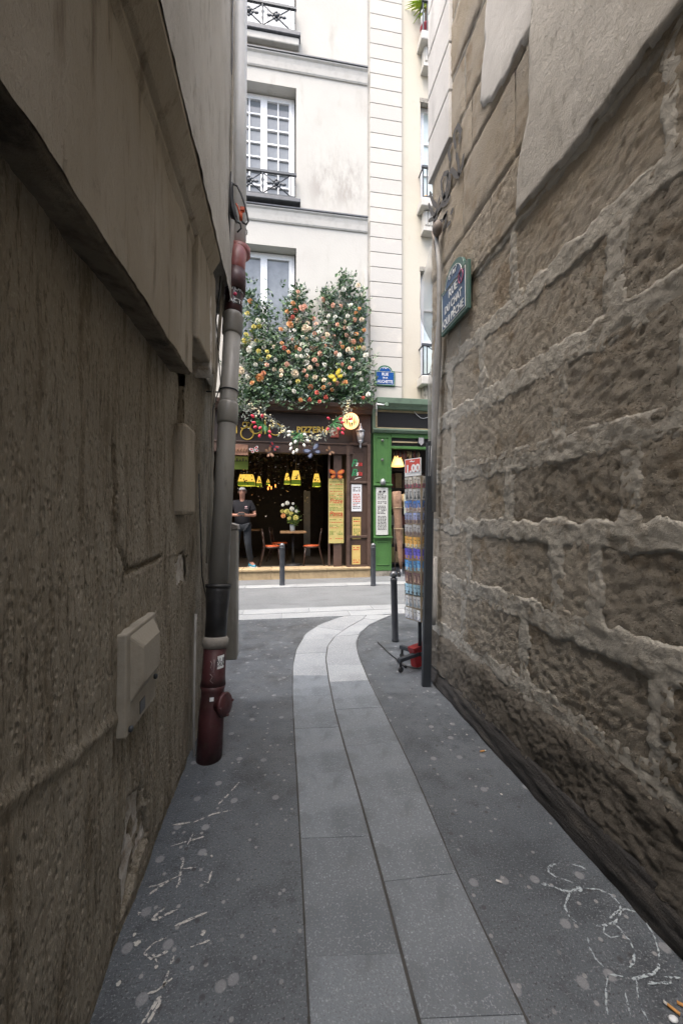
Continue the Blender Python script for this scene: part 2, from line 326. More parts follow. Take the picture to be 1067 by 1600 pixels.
row(EC, ER, [(1679,1676),(1594,1587),(1380,1366),(1250,1242),(1167,1160),(1110,1106),(1067,1064),(1040,1040),(1014,1010),(995,992),(978,978),(967,970),(961.5,961.5)], (.0015, .0), .0006)
# the rows go on straight behind the camera
a0, b0, c0 = (gnd(e, 1679) for e in (EL, EC, ER)); dv = (gnd(EL, 1679)-gnd(EL, 1500)).normalized()
for k in range(7):
    for p, q in ((a0, b0-Vector((.006,0,0))), (b0+Vector((.006,0,0)), c0)):
        s0 = dv*(k*1.05+.002); s1 = dv*((k+1)*1.05-.002); slab([p+s0, p+s1], [q+s0, q+s1], .006, None, paving)
jt = MB(); n = 40; pj = [gnd(EC, 1679+(961-1679)*(i/n)) for i in range(n+1)]
for i in range(n): 
    d = (pj[i+1]-pj[i]).normalized().cross(Vector((0,0,1)))*.011; z = Vector((0,0,.0025))
    jt.add([pj[i]-d+z, pj[i]+d+z, pj[i+1]+d+z, pj[i+1]-d+z], [(0,1,2,3)])
obj('dirt_filled_joint', jt, JOINT, paving)
jt = MB()
for e in (EL, ER):
    pj = [gnd(e, 1679+(961-1679)*(i/n)) for i in range(n+1)]
    for i in range(n):
        d = (pj[i+1]-pj[i]).normalized().cross(Vector((0,0,1)))*.0035*random.uniform(.6, 1.4); z = Vector((0,0,.0025))
        jt.add([pj[i]-d+z, pj[i]+d+z, pj[i+1]+d+z, pj[i+1]-d+z], [(0,1,2,3)])
obj('dirt_filled_joint', jt, JOINT, paving)
band = thing('granite_gutter', 'pale granite gutter band running across the street', 'gutter', (0,5.5,0))
for k in range(-11, 13):
    for y0, y1 in ((5.27,5.55),(5.558,5.84)):
        x0 = k*.95+(.4 if y0 > 5.5 else 0); slab([Vector((x0+.002,y0,0)), Vector((x0+.948,y0,0))], [Vector((x0+.002,y1,0)), Vector((x0+.948,y1,0))], .009, GRAN2, band)
kerb = thing('granite_kerb', 'flush pale kerb line in front of the shops', 'kerb', (0,7.7,0))
for k in range(-11, 13):
    x0 = k*1.0+.3; slab([Vector((x0+.003,7.5,0)), Vector((x0+.997,7.5,0))], [Vector((x0+.003,7.82,0)), Vector((x0+.997,7.82,0))], .016, GRAN2, kerb)
# ---------------------------------------------------------------- right: old stone wall
XR, YC, HT = 1.30, 3.2, 7.6  # wall tops kept low above the view to let more sky light in
stone_wall = thing('stone_wall', 'old rough stone wall with wide mortar joints along the right of the alley', 'stone wall', (1.35,0,0))
courses = [ (.165,.43,[-.7,.1,.95,1.62,2.35,3.18]), (.50,.85,[-.6,.2,1.15,1.92,2.62,3.19]), (.935,1.295,[-.5,.35,.95,1.435,1.675,2.545,3.2]),
  (1.36,1.685,[-.9,.2,.62,1.27,2.06,2.80,3.2]), (1.765,2.12,[-.6,.45,1.05,1.64,2.78,3.2]), (2.205,2.565,[-.8,.1,.72,1.34,2.355,2.85,3.2]),
  (2.635,3.045,[-.6,.3,1.12,2.02,2.70,3.2]), (3.055,3.42,[.1,.9,1.6,2.25,2.75,3.2]), (3.43,3.925,[.5,1.4,2.0,2.62,3.2]), (3.935,4.30,[1.2,1.9,2.5,2.86,3.2]),
  (4.31,4.75,[1.2,2.0,2.6,2.83]), (4.78,5.2,[1.2,2.2,2.83]), (5.23,5.7,[1.2,1.9,2.83]), (5.73,6.2,[1.2,2.4,2.83]) ]
rects = []
for ci, (z0, z1, js) in enumerate(courses):
    for a, b in zip(js, js[1:]):
        g2 = .022 if 0 < ci < 6 else .004
        rects.append((a+(g2 if a > -1 else 0), b-(g2 if b < 3.18 else 0), z0, z1, ci))
rng = random.Random(3)
offs = [rng.uniform(-.005, .006) for _ in rects]
low = [r_ for r_ in rects if r_[4] < 7]; high = [r_ for r_ in rects if r_[4] >= 7]
def mort(y, z, rs, wob, off=-.016):
    x = XR+.006*nz((y, z, 4), 5, 3)+.0035*nz((y, z, 9), 26, 3)
    e = -1
    for (a, b, c, d, ci) in rs:
        if c-.03 < z < d+.03 and a-.03 < y < b+.03: e = max(e, min(y-a, b-y, z-c, d-z))
    if e > -1:
        e += wob*nz((y, z, 2), 9, 4)+.22*wob*noise.noise(Vector((y*70, z*70, 3)))+off
        t = max(0, min(1, e/.034)); x += .026*t*t*(3-2*t)
    return Vector((x, y, z))
mb = MB(); mb.grid(lambda p, q: mort(.35+p*(YC-.35), .05+q*3.05, low, .026), 330, 350, flip=True); obj('mortar', mb, MORTAR, stone_wall)
mb = MB(); mb.grid(lambda p, q: mort(-1.0+p*1.36, .05+q*3.05, low, .02), 50, 110, flip=True); obj('mortar', mb, MORTAR, stone_wall)
mb = MB(); mb.grid(lambda p, q: mort(-1.0+p*(YC+1.0), 3.09+q*3.3, high, .010, .008), 190, 190, flip=True); obj('mortar', mb, MORTAR, stone_wall)
bb = MB(); bb.box(XR+.12, 9, -9, YC-.05, 0, HT).box(XR+.02, 9.02, -9.02, -1.0, -.01, HT+.01); bb.box(XR+.03, XR+.12, -1, YC-.02, 6.3, HT)
bb.box(XR+.10, XR+.12, -1, YC-.02, 0, .1)
obj('wall_core', bb, RENDER, stone_wall)
mb = MB(); mb.grid(lambda p, q: Vector((XR+.004+p*7.7, YC+.008*nz((p*7.7, q*9, 1), 3), q*HT)), 60, 70, smooth=True)
obj('street_face', mb, RENDER, stone_wall)
PALE_STONE = pale_stone()
for (a, b, c, d, ci), of in zip(rects, offs):
    w_, h_ = b-a, d-c; fine = .0135 if b > .5 and ci < 8 else .025
    nu, nv = max(4, int(w_/fine)), max(4, int(h_/fine)); sd = rng.uniform(0, 90); tilt = rng.uniform(-.012, .012); tz = rng.uniform(-.012, .012); ero = .020 if ci > 1 else .030
    ex = .022 if ci < 7 else .004; a, b, c, d = a-ex, b+ex, c-ex*.8, d+ex*.8
    def fn(p, q, a=a, b=b, c=c, d=d, of=of, sd=sd, tilt=tilt, tz=tz, ero=ero, ci=ci):
        y = a+p*(b-a); z = c+q*(d-c)
        x = XR+.0036+of*.6+(tilt*(p-.5)+tz*(q-.5))*.5+ero*.12*nz((y, z, sd), 6, 5)+ero*.16*noise.noise(Vector((y*34, z*40, sd)))+ero*.32*noise.noise(Vector((y*78, z*78, sd)))
        pit = noise.voronoi(Vector((y*21, z*21, sd)))[0][0]
        if pit < .26: x += .010*(.26-pit)/.26
        if ci >= 7:
            e = min(p*(b-a), (1-p)*(b-a), q*(d-c), (1-q)*(d-c)); x += .012*max(0, 1-e/.012)-.012
        return Vector((x, y, z))
    mb = MB(); mb.grid(fn, nu, nv, flip=True); obj('stone', mb, STONE if ci < 6 else PALE_STONE, stone_wall)
# worn plaster patches left on the upper stones
def patch(poly, xo, mat, name, seed, res):
    ys = [p[0] for p in poly]; zs = [p[1] for p in poly]; y0, y1, z0, z1 = min(ys), max(ys), min(zs), max(zs)
    def sd(y, z):
        ins = False; dm = 9; k = len(poly)
        for i in range(k):
            (ya, za), (yb, zb) = poly[i], poly[(i+1) % k]
            if (za > z) != (zb > z) and y < (yb-ya)*(z-za)/(zb-za)+ya: ins = not ins
            L = (yb-ya)**2+(zb-za)**2; t = max(0, min(1, ((y-ya)*(yb-ya)+(z-za)*(zb-za))/L)); dm = min(dm, math.hypot(y-ya-t*(yb-ya), z-za-t*(zb-za)))
        return dm if ins else -dm
    def fn(p, q):
        y = y0-.05+p*(y1-y0+.1); z = z0-.05+q*(z1-z0+.1); e = sd(y, z)+.02*nz((y, z, seed), 6, 4)
        x = XR-xo+.006*nz((y, z, seed), 3, 4)
        if e < .016: x += .014*(1-max(0, e)/.016)**2
        if e < 0: x += .06
        return Vector((x, y, z))
    mb = MB(); mb.grid(fn, int((y1-y0)/res)+3, int((z1-z0)/res)+3, flip=True); return obj(name, mb, mat, stone_wall)
patch([(.2,3.06),(1.5,3.05),(1.98,3.07),(1.94,3.35),(1.86,3.5),(1.84,3.9),(1.80,4.4),(1.78,6.4),(.2,6.4)], .024, RENDER, 'plaster_patch', 3, .016)
patch([(1.79,3.95),(2.22,3.97),(2.36,4.1),(2.30,4.6),(2.15,5.0),(2.1,6.4),(1.79,6.4)], .020, QUOIN_R, 'plaster_patch', 8, .02)
# smooth rendered quoins at the upper corner
for k in range(13):
    z0 = 4.31+k*.372; mb = MB(); mb.box(XR-.03, XR+.3, 2.80, YC+.03, z0+.016, z0+.372); obj('quoin_block', mb, QUOIN_R, stone_wall, bevel=.006)
# deep joints cut at the street corner
mb = MB()
def blk(y, z, sd): return XR-.03+.01*nz((y, z, sd), 7)
# black bitumen skirting along the foot
def skirt(p, q):
    y = -1+p*(YC+1.02); top = .165+.05*max(0, 1.5-y)*.5+.02*nz((y, 0, 5), 2.2, 3)-(.07*max(0, (y-2.4)/.8)); z = q*top
    x = XR-.055+.012*nz((y*.5, z*3, 3), 9, 4)+.03*q**2+(.06 if q == 1 else 0)
    return Vector((x, y, z))
mb = MB(); mb.grid(skirt, 230, 10, flip=True); obj('skirting', mb, BITUMEN, stone_wall)
m = Mt('grimy_shaded_footing_stone', (.19,.172,.145), .95, 0, .2).world(); m.var(3, (.13,.116,.096), .4, .65).var(9, (.27,.25,.215), .56, .74).mix(m.ramp(m.noise(130, 5, .8), .52, .66, 0, .5), (.11,.09,.07)).bump(m.noise(40, 6, .8), .010).bump(m.noise(110, 6, .8), .014); FOOT = m.done()  # grime plus the shade at the wall foot, both put into the colour
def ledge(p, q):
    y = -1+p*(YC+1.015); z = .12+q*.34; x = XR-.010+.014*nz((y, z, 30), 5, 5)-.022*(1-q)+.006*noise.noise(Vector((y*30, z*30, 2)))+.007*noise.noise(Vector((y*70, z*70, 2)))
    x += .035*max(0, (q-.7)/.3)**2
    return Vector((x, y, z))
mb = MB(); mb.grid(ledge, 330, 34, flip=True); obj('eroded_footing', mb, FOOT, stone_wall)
# black sprayed scribble beside the corner
SPRAY = flat('black_spray', (.085,.082,.08), .9)
mb = MB()
def wallpts(px, X=XR-.042): return [onX(u, v, X) for u, v in px]
for st in ([(669,318),(673,330),(679,338),(683,325),(687,305)],[(679,338),(690,318),(695,300)],[(669,345),(676,342),(683,338)],
           [(690,297),(689,282),(693,272),(699,270),(703,280),(701,296),(696,312),(691,305),(690,297)],[(699,270),(698,290),(694,312)],
           [(702,268),(706,266),(712,273),(717,276),(716,255),(712,240)],[(717,276),(722,258),(724,240)],[(690,322),(698,316),(704,306)],[(703,335),(708,326)],[(697,354),(704,346)],[(692,342),(696,337),(696,348),(691,362)],[(671,300),(676,316),(682,322)],[(712,232),(708,210),(714,196),(720,206),(716,226)],[(704,252),(700,236),(706,224)],[(676,352),(690,346),(699,330)]):
    p = wallpts(st, XR-.018); q = []
    for i in range(len(p)-1):
        for t in range(4): q.append(p[i].lerp(p[i+1], t/4))
    q.append(p[-1]); mb.ribbon(q, .036, (-1,0,0), jit=.12)
obj('spray_scribble', mb, SPRAY, stone_wall)
# ---------------------------------------------------------------- left: rough-cast wall with jettied bands
XL, YL = -.53, 2.95
left_wall = thing('roughcast_wall', 'dark streaked roughcast wall with overhanging bands on the left of the alley', 'rendered wall', (-.6,0,0))
crack = [onX(u, v, XL) for u, v in [(181,700),(180,800),(186,855),(200,893),(225,883),(252,870)]]; crack2 = [onX(u, v, XL) for u, v in [(194,900),(193,940)]]; crack3 = [onX(u, v, XL) for u, v in [(219,1215),(228,1250),(230,1290),(234,1330)]]; seam = [onX(u, v, XL) for u, v in [(0,1262),(110,1185),(200,1110)]]
holes = [([onX(u, v, XL) for u, v in [(272,880),(284,862),(300,872),(296,905),(272,920)]], 1), ([onX(u, v, XL) for u, v in [(203,1245),(222,1225),(232,1300),(216,1350),(192,1440),(196,1330)]], 2)]
def segd(p, pl):
    d = 9
    for a, b in zip(pl, pl[1:]):
        ab = b-a; t = max(0, min(1, (p-a).dot(ab)/ab.length_squared)); d = min(d, (p-a-ab*t).length)
    return d
def inpoly(p, pl):
    ins = False
    for i in range(len(pl)):
        a, b = pl[i], pl[(i+1) % len(pl)]
        if (a.z > p.z) != (b.z > p.z) and p.y < (b.y-a.y)*(p.z-a.z)/(b.z-a.z)+a.y: ins = not ins
    return ins
def lw(y, z):
    p = Vector((XL, y, z)); x = XL+.012*nz((y, z*.35, 3), 3.5, 4)+.004*nz((y, z*.14, 8), 28, 3)+.002*nz((y, z*.5, 5), 60, 2)
    if .6 < y < 2.5:
        pj = Vector((XL, y+.006*noise.noise(Vector((y*20, z*20, 1))), z+.006*noise.noise(Vector((z*20, y*20, 5)))))
        d = segd(pj, crack)
        if d < .012: x -= .022*(1-d/.012)
        elif y > crack[0].y and z > crack[3].z: x += .003
        d = min(segd(pj, crack2), segd(pj, crack3)*.7)
        if d < .010: x -= .02*(1-d/.010)
        d = segd(pj, seam)
        if d < .03: x += .008*(1-d/.03)
        for pl, s in holes:
            q = Vector((XL, y+.02*nz((y, z, s), 14, 2), z+.02*nz((z, y, s), 14, 2)))
            if inpoly(q, pl): x -= .03-.012*nz((y, z, 1), 22, 3)
    if 2.07 < y < 2.22 and z > 1.88: x -= .07
    if z < .03: x -= .004
    return Vector((x, y, z))
mb = MB(); mb.grid(lambda p, q: lw(.3+p*(2.32-.3), q*2.12), 200, 230); obj('roughcast_render', mb, ROUGH, left_wall)
mb = MB(); mb.grid(lambda p, q: lw(-9+p*9.3, q*2.12), 120, 40); obj('roughcast_render', mb, ROUGH, left_wall)
for pl, s in holes:
    c = sum(pl, Vector())/len(pl); mb = MB(); ext = [c+(p-c)*1.12 for p in pl]
    ys = [p.y for p in ext]; zs = [p.z for p in ext]
    mb.grid(lambda p, q: Vector((XL-.024+.012*nz((p, q, s), 6, 4), min(ys)+p*(max(ys)-min(ys)), min(zs)+q*(max(zs)-min(zs)))), 14, 18)
    obj('bare_plaster', mb, BROKEN, left_wall)
core = MB(); core.box(-9, XL-.06, -9, YL-.02, 0, HT); obj('wall_core', core, CASTR, left_wall)
# lower jettied band with its underside in a darker colour
def face(X, y0, y1, z0, z1, nu, nv, mat, name, amp=.006, sd=1):
    mb = MB(); mb.grid(lambda p, q: Vector((X+amp*nz((y0+p*(y1-y0), (z0+q*(z1-z0))*.3, sd), 4, 4)+amp*.5*nz((y0+p*(y1-y0), (z0+q*(z1-z0))*.15, sd+4), 26, 3), y0+p*(y1-y0), z0+q*(z1-z0)-(.012*nz((y0+p*(y1-y0), 0, sd), 5, 3) if q == 0 else 0))), nu, nv)
    return obj(name, mb, mat, left_wall)
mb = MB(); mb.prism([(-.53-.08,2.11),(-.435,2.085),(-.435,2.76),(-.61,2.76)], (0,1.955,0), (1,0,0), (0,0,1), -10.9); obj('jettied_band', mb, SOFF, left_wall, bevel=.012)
face(-.43, .2, 1.955, 2.095, 2.74, 130, 60, CASTR, 'band_face', .006, 2); face(-.43, -9, .2, 2.095, 2.74, 60, 12, CASTR, 'band_face', .006, 2)
mb = MB(); mb.box(-.6, -.402, 1.965, 2.46, 2.275, 2.86); obj('jettied_block', mb, CASTR, left_wall, bevel=.012)
mb = MB(); mb.grid(lambda p, q: Vector((-.545+.012*nz((p*3, q*5, 7), 3, 4)+.045*p, 2.3+p*.655, q*2.9)), 26, 90); obj('roughcast_render', mb, ROUGH, left_wall)
# upper cornice: sloping moulded underside below the next storey
prof = [(-.62,2.72),(-.432,2.715),(-.418,2.745),(-.422,2.772),(-.40,2.79),(-.352,2.875),(-.352,3.0),(-.62,3.0)]
mb = MB(); mb.prism(prof, (0,2.30,0), (1,0,0), (0,0,1), -11.3); obj('cornice', mb, CASTR, left_wall, bevel=.004)
face(-.47, 2.46, 2.9, 2.28, 2.95, 20, 30, RENDER, 'pale_render', .008, 9); face(-.345, -9, .6, 2.90, HT, 40, 40, RENDER, 'upper_storey_render', .006, 6); face(-.345, .6, YL, 2.90, 6.6, 110, 160, RENDER, 'upper_storey_render', .007, 6); face(-.345, .6, YL, 6.6, HT, 30, 20, RENDER, 'upper_storey_render', .006, 6)
mb = MB(); mb.box(-9, -.352, -9, YL-.01, 3.0, HT); obj('upper_core', mb, RENDER, left_wall)
mb = MB(); mb.box(-9, -.36, YL-.012, YL+.01, 2.9, HT).box(-9, -.505, YL-.002, YL+.012, 0, 2.9); obj('street_face', mb, RENDER, left_wall)
mb = MB(); mb.box(-.60, -.465, 2.00, 2.2, 1.41, 1.87); obj('projecting_stone', mb, CASTR, left_wall, bevel=.02)
mb = MB()
mb.prism([(-.02,0),(.03,.05),(.04,.4),(0,.5),(-.03,.3)], (-.50,2.3,2.2), (0,-1,0), (0,0,1), .1); obj('broken_edge', mb, BROKEN, left_wall, bevel=.01)
# ---------------------------------------------------------------- far side of the street: two tall buildings
YF, YS = 8.75, 8.60          # upper facades, shop fronts
def FX(u, Y=YF): return onY(u, 800, Y).x
def FZ(u, v, Y=YF): return onY(u, v, Y).z
RT, UP, FR = (1,0,0), (0,0,1), Vector((0,-1,0))
ZT = 14.6  # facade tops set low out of view so more sky reaches the street
building_a = thing('cream_building', 'cream rendered building with grey iron window rails above the brown pizzeria front', 'building', (-2,YF+1,0))
XQ0, XQ1 = FX(577.5), FX(627)
XW0, XW1 = FX(359), FX(463)          # window bay
Z1 = (FZ(463,542), FZ(463,388)); Z2 = (FZ(463,318), FZ(463,138)); Z3 = (FZ(463,62), FZ(463,62)+2.0)
ZS = 3.75
def wall_with_holes(x0, x1, z0, z1, holes, Y, th=.35):
    mb = MB(); xs = sorted({x0, x1, *[h[0] for h in holes], *[h[1] for h in holes]}); zs = sorted({z0, z1, *[h[2] for h in holes], *[h[3] for h in holes]})
    for a, b in zip(xs, xs[1:]):
        run = None
        for c, d in list(zip(zs, zs[1:]))+[(None, None)]:
            solid = c is not None and not any(h[0] <= a < h[1] and h[2] <= c < h[3] for h in holes)
            if solid: run = [run[0] if run else c, d]
            elif run: mb.box(a, b, Y, Y+th, run[0], run[1]); run = None
    return mb
bays = [(XW0+s, XW1+s) for s in (0, -2.6, -5.2, -7.8)]
holesA = [(a, b, z0, z1) for a, b in bays for z0, z1 in (Z1, Z2, Z3)]
obj('facade_wall', wall_with_holes(-12, FX(574), ZS, ZT, holesA, YF), FAC_A, building_a)
mb = MB(); mb.box(-12, XQ0, YF+.36, YF+8, 3.6, ZT); obj('facade_wall', mb, DARK, building_a)
mb = MB(); mb.box(FX(574), XQ0, YF+.03, YF+.35, ZS, ZT); obj('joint_strip', mb, MOULD, building_a)
mb = MB(); mb.box(FX(568), FX(574)-.003, YF-.035, YF+.1, ZS, FZ(570,423)); obj('pilaster_strip', mb, MOULD, building_a, bevel=.01)
def string_course(zt, h, p):
    prof = [(0,0),(.02,0),(.035,.03),(.045,h*.5),(.06,h*.8),(p,h*.9),(p,h*.98),(0,h)]
    mb = MB(); mb.sweep([(x, z) for x, z in prof], (-12,YF-.001,zt-h), (FX(573.5),YF-.001,zt-h)); obj('string_course', mb, MOULD, building_a)
    mb = MB(); mb.box(-12, FX(573.5), YF-p-.02, YF, zt+.002, zt+.03); obj('lead_cap', mb, LEAD, building_a)
string_course(FZ(500,336), .30, .085); string_course(FZ(500,100), .32, .09)
def casement(parent, x0, x1, z0, z1, Y, rows, cols=2, curtain=True, pane=None, fr=None):
    wf = fr or WHITE; t = .055; mx = (x0+x1)/2
    mb = MB(); mb.box(x0, x0+t, Y, Y+.07, z0, z1).box(x1-t, x1, Y, Y+.07, z0, z1).box(x0+t, x1-t, Y, Y+.07, z1-t, z1).box(x0+t, x1-t, Y, Y+.07, z0, z0+t)
    fo = obj('window', mb, wf, parent, bevel=.006)
    for s, (a, b) in enumerate(((x0+t, mx), (mx, x1-t))):
        st = .075; mb = MB(); mb.box(a, a+st, Y-.012, Y+.05, z0+t, z1-t).box(b-st, b, Y-.012, Y+.05, z0+t, z1-t).box(a+st, b-st, Y-.012, Y+.05, z1-t-st, z1-t).box(a+st, b-st, Y-.012, Y+.05, z0+t, z0+t+.11)
        if rows: 
            for i in range(1, rows): zz = z0+t+.11+(z1-z0-2*t-st-.11)*i/rows; mb.box(a+st, b-st, Y-.004, Y+.045, zz-.016, zz+.016)
            for i in range(1, cols): xx = a+st+(b-a-2*st)*i/cols; mb.box(xx-.014, xx+.014, Y-.008, Y+.043, z0+t+.11, z1-t-st)
        obj('sash', mb, wf, fo)
        rr = rows or 1; cc = cols if rows else 1
        for i in range(rr):
            for j in range(cc):
                xa = a+st+(b-a-2*st)*j/cc; xb = a+st+(b-a-2*st)*(j+1)/cc; za = z0+t+.11+(z1-z0-2*t-st-.11)*i/rr; zb = z0+t+.11+(z1-z0-2*t-st-.11)*(i+1)/rr
                y = Y+.030+random.uniform(0, .006); mb = MB(); mb.box(xa, xb, y, y+.004, za, zb); obj('pane', mb, pane or PANE, fo)
    return fo
def railing(parent, x0, x1, z0, z1, Y, n=2, rosette=True, side=0.25):
    mb = MB(); mb.box(x0, x1, Y-.03, Y+.02, z1-.05, z1).box(x0+.02, x1-.02, Y-.012, Y+.012, z0, z0+.025)
    for x in (x0+.02, x1-.045): mb.box(x, x+.025, Y-.012, Y+.012, z0+.025, z1-.05)
    mb.box(x1-.14, x1-.12, Y-.01, Y+.01, z0+.025, z1-.05); mb.box(x0+.12, x0+.14, Y-.01, Y+.01, z0+.025, z1-.05)
    for x in (x0+.02, x1-.045): mb.box(x, x+.025, Y+.02, Y+side, z1-.045, z1-.02).box(x, x+.025, Y+.012, Y+side, z0, z0+.022)
    a, b = x0+.14, x1-.14; w_ = (b-a)/n
    for k in range(n):
        p, q = a+k*w_, a+(k+1)*w_
        for (u0, u1) in (((p, z0+.02), (q, z1-.05)), ((p, z1-.05), (q, z0+.02))): mb.tube([(u0[0], Y, u0[1]), (u1[0], Y, u1[1])], .011, 6)
        if k: mb.lathe([(.008,0),(.012,.1),(.03,.17),(.012,.22),(.035,.3),(.012,.38),(.03,.43),(.010,.5),(.008,z1-z0-.07)], (p, Y, z0+.02), 8)
    ro = obj('railing', mb, IRON, parent)
    for k in range(n):
        c = Vector((a+(k+.5)*w_, Y-.012, (z0+z1)/2-.01)); mb = MB(); mb.lathe([(.035,-.02),(.05,0),(.03,.03),(.012,.04)], c, 10, axis=(0,-1,0))
        for i in range(8):
            an = i*math.pi/4; r_ = .085 if i % 2 == 0 else .07; mb.ball(c+Vector((math.cos(an)*r_, 0, math.sin(an)*r_)), .034, 6, sc=(1,.5,1))
        if rosette:
            for s in (-1, 1): mb.ball(c+Vector((s*.16, 0, 0)), .045, 6, sc=(1.3,.4,.8))
        obj('rosette', mb, IRON, ro)
    return ro
for bi, (a, b) in enumerate(bays):
    for fi, (z0, z1) in enumerate((Z1, Z2, Z3)):
        casement(building_a, a+.03, b-.03, z0+.02, z1-.02, YF+.24, (0, 7, 0)[fi])
        mb = MB()
        for k in range(40):
            x = a+.06+(b-a-.12)*k/40; mb.add([(x,YF+.325+.014*(k % 2),z0+.05),(x+(b-a-.12)/40,YF+.325+.014*((k+1) % 2),z0+.05),(x+(b-a-.12)/40,YF+.325+.014*((k+1) % 2),z1-.12),(x,YF+.325+.014*(k % 2),z1-.12)], [(0,1,2,3)])
        obj('net_curtain', mb, CURT, building_a)
        mb = MB(); mb.box(a-.08, b+.09, YF-.16, YF+.22, z0-.09, z0); obj('window_sill', mb, LEAD if fi else MOULD, building_a, bevel=.012)
        if fi == 2: mb = MB(); mb.box(a-.05, b+.06, YF-.12, YF, z0-.27, z0-.10); obj('sill_moulding', mb, MOULD, building_a, bevel=.02)
        if fi: railing(building_a, a-.02, b+.0, z0+.03, z0+.56, YF-.11)
# quoin chain between the two houses
zq = FZ(600,628)
for k in range(30):
    mb = MB(); mb.box(XQ0, XQ1, YF-.045, YF+.3, zq+k*.346+.012, zq+(k+1)*.346); obj('quoin_block', mb, QST, building_a, bevel=.008)
mb = MB(); mb.box(XQ0+.004, XQ1-.004, YF-.008, YF+.3, zq, ZT); obj('quoin_joint', mb, DIRTY, building_a)
# right-hand house
building_b = thing('yellow_building', 'pale yellow building above the green souvenir shop with small iron balconies', 'building', (5,YF+1,0))
XB0 = FX(656.5, YF+.02); XB1 = XB0+1.15
ZB = [(FZ(657,592), FZ(657,416)), (FZ(657,322), FZ(657,152)), (FZ(657,70), FZ(657,70)+2.0)]
baysB = [(XB0+s, XB1+s) for s in (0, 2.4, 4.8)]
obj('facade_wall', wall_with_holes(XQ1, 12, ZS, ZT, [(a, b, z0, z1) for a, b in baysB for z0, z1 in ZB], YF+.02), FAC_B, building_b)
mb = MB(); mb.box(XQ1, 12, YF+.38, YF+8, 3.6, ZT); obj('facade_wall', mb, DARK, building_b)
for a, b in baysB:
    for fi, (z0, z1) in enumerate(ZB):
        casement(building_b, a+.02, b-.02, z0+.02, z1-.02, YF+.2, 3, 1, pane=PANE_B)
        mb = MB(); mb.box(a-.02, b+.02, YF+.005, YF+.1, z1-.10, z1); obj('lintel', mb, DIRTY, building_b)
        mb = MB(); mb.box(a-.09, b+.09, YF-.30, YF+.2, z0-.22, z0-.02); obj('window_sill', mb, MOULD, building_b, bevel=.02)
        bh = .4
        for x in (a+.02, b-.28):
            mb = MB()
            mb.prism([(0,0),(.26,0),(.26,-bh),(0,-bh)], (x, YF-.16, z0-.225), RT, UP, .2)
            for g_ in range(3): mb.box(x+.03+g_*.075, x+.075+g_*.075, YF-.19, YF-.16, z0-.225-bh+.05, z0-.25)
            mb.box(x-.02, x+.28, YF-.2, YF+.02, z0-.225-bh-.09, z0-.225-bh-.002)
            obj('sill_bracket', mb, MOULD if fi else DIRTY, building_b, bevel=.008)
        railing(building_b, a-.07, b+.07, z0+.0, z0+.72, YF-.26, 1, False, .28)
mb = MB()
for k in range(90):
    x0 = XQ0-.05+k*.11; mb.prism([(0,0),(.115,0),(.115,.22+.10*nz((x0,0,0),2)),(0,.22+.10*nz((x0-.11,0,0),2))], (x0, YF-.056-.012*random.random(), zq-.24), RT, UP, .05)
obj('dirty_ledge', mb, DIRTY, building_b)
# spiky pot plant and an orange fruit on the balconies
plant = thing('balcony_plant', 'spiky lime green pot plant on the top right balcony', 'plant', (FX(662), YF-.12, ZB[2][0]))
pc = Vector((FX(663), YF-.12, ZB[2][0]+.03))
mb = MB(); mb.lathe([(.10,0),(.14,.22),(.15,.23),(.13,.235)], pc, 14); obj('pot', mb, flat('pink_pot', (.42,.06,.08), .5), plant)
mb = MB(); mb.tube([pc+Vector((0,0,.2)), pc+Vector((-.01,0,.5)), pc+Vector((0,0,.72))], .035, 7); obj('stem', mb, BRN2, plant)
mb = MB(); rng = random.Random(5)
for k in range(90):
    an = rng.uniform(0, 6.28); el = rng.uniform(-.5, 1.4); L = rng.uniform(.35, .6); d = Vector((math.cos(an)*math.cos(el), math.sin(an)*math.cos(el)*.5, math.sin(el))); s = d.cross(Vector((0,0,1)))
    if s.length < .1: s = Vector((1,0,0))
    s.normalize(); b = pc+Vector((0,0,.72+rng.uniform(-.06,.12))); q1 = b+d*L*.5+Vector((0,0,.03)); q2 = b+d*L-Vector((0,0,.12*L))
    mb.add([b-s*.01, b+s*.01, q1+s*.02, q1-s*.02, q2], [(0,1,2,3),(3,2,4)])
LIME = Mt('lime_leaf', (.28,.42,.04), .5).island([(.20,.36,.03),(.42,.52,.06),(.30,.44,.04)]).done()
o = obj('leaves', mb, LIME, plant); o['kind'] = 'stuff'
mb = MB(); mb.ball((FX(662.5), YF-.1, ZB[1][0]+.085), .085, 14); tag(obj('orange_fruit', mb, flat('orange_peel', (.75,.28,.02), .5)), 'round orange fruit on the sill of the middle right balcony', 'fruit')
# ---------------------------------------------------------------- pizzeria shop front
def SP(u, v, Y=YS): return onY(u, v, Y)
shop = thing('pizzeria_front', 'dark brown pizzeria shop front with gold lettering and an open doorway', 'shopfront', (0,YS,0))
XS0 = -4.5; XS1 = FX(579.5, YS); ZF0 = SP(500,692).z; ZF1 = SP(500,648).z; ZB0 = SP(500,709).z; ZC1 = SP(500,634).z
XP0 = FX(541.5, YS); ZST = SP(480,887).z
mb = MB(); mb.sweep([(0,0),(.12,.01),(.14,.08),(.22,.12),(.24,.2),(0,.24)], (XS0,YS,ZF1+.02), (XS1,YS,ZF1+.02)); obj('cornice', mb, BRN, shop, bevel=.006)
mb = MB(); mb.box(XS0, XS1-.3, YS+.03, YS+.15, ZF0, ZF1+.02); obj('fascia', mb, BRN_D, shop)
mb = MB(); mb.box(XS1-.42, XS1-.005, YS+.005, YS+.15, ZF0, ZF1+.02); obj('fascia_end', mb, BRN, shop)
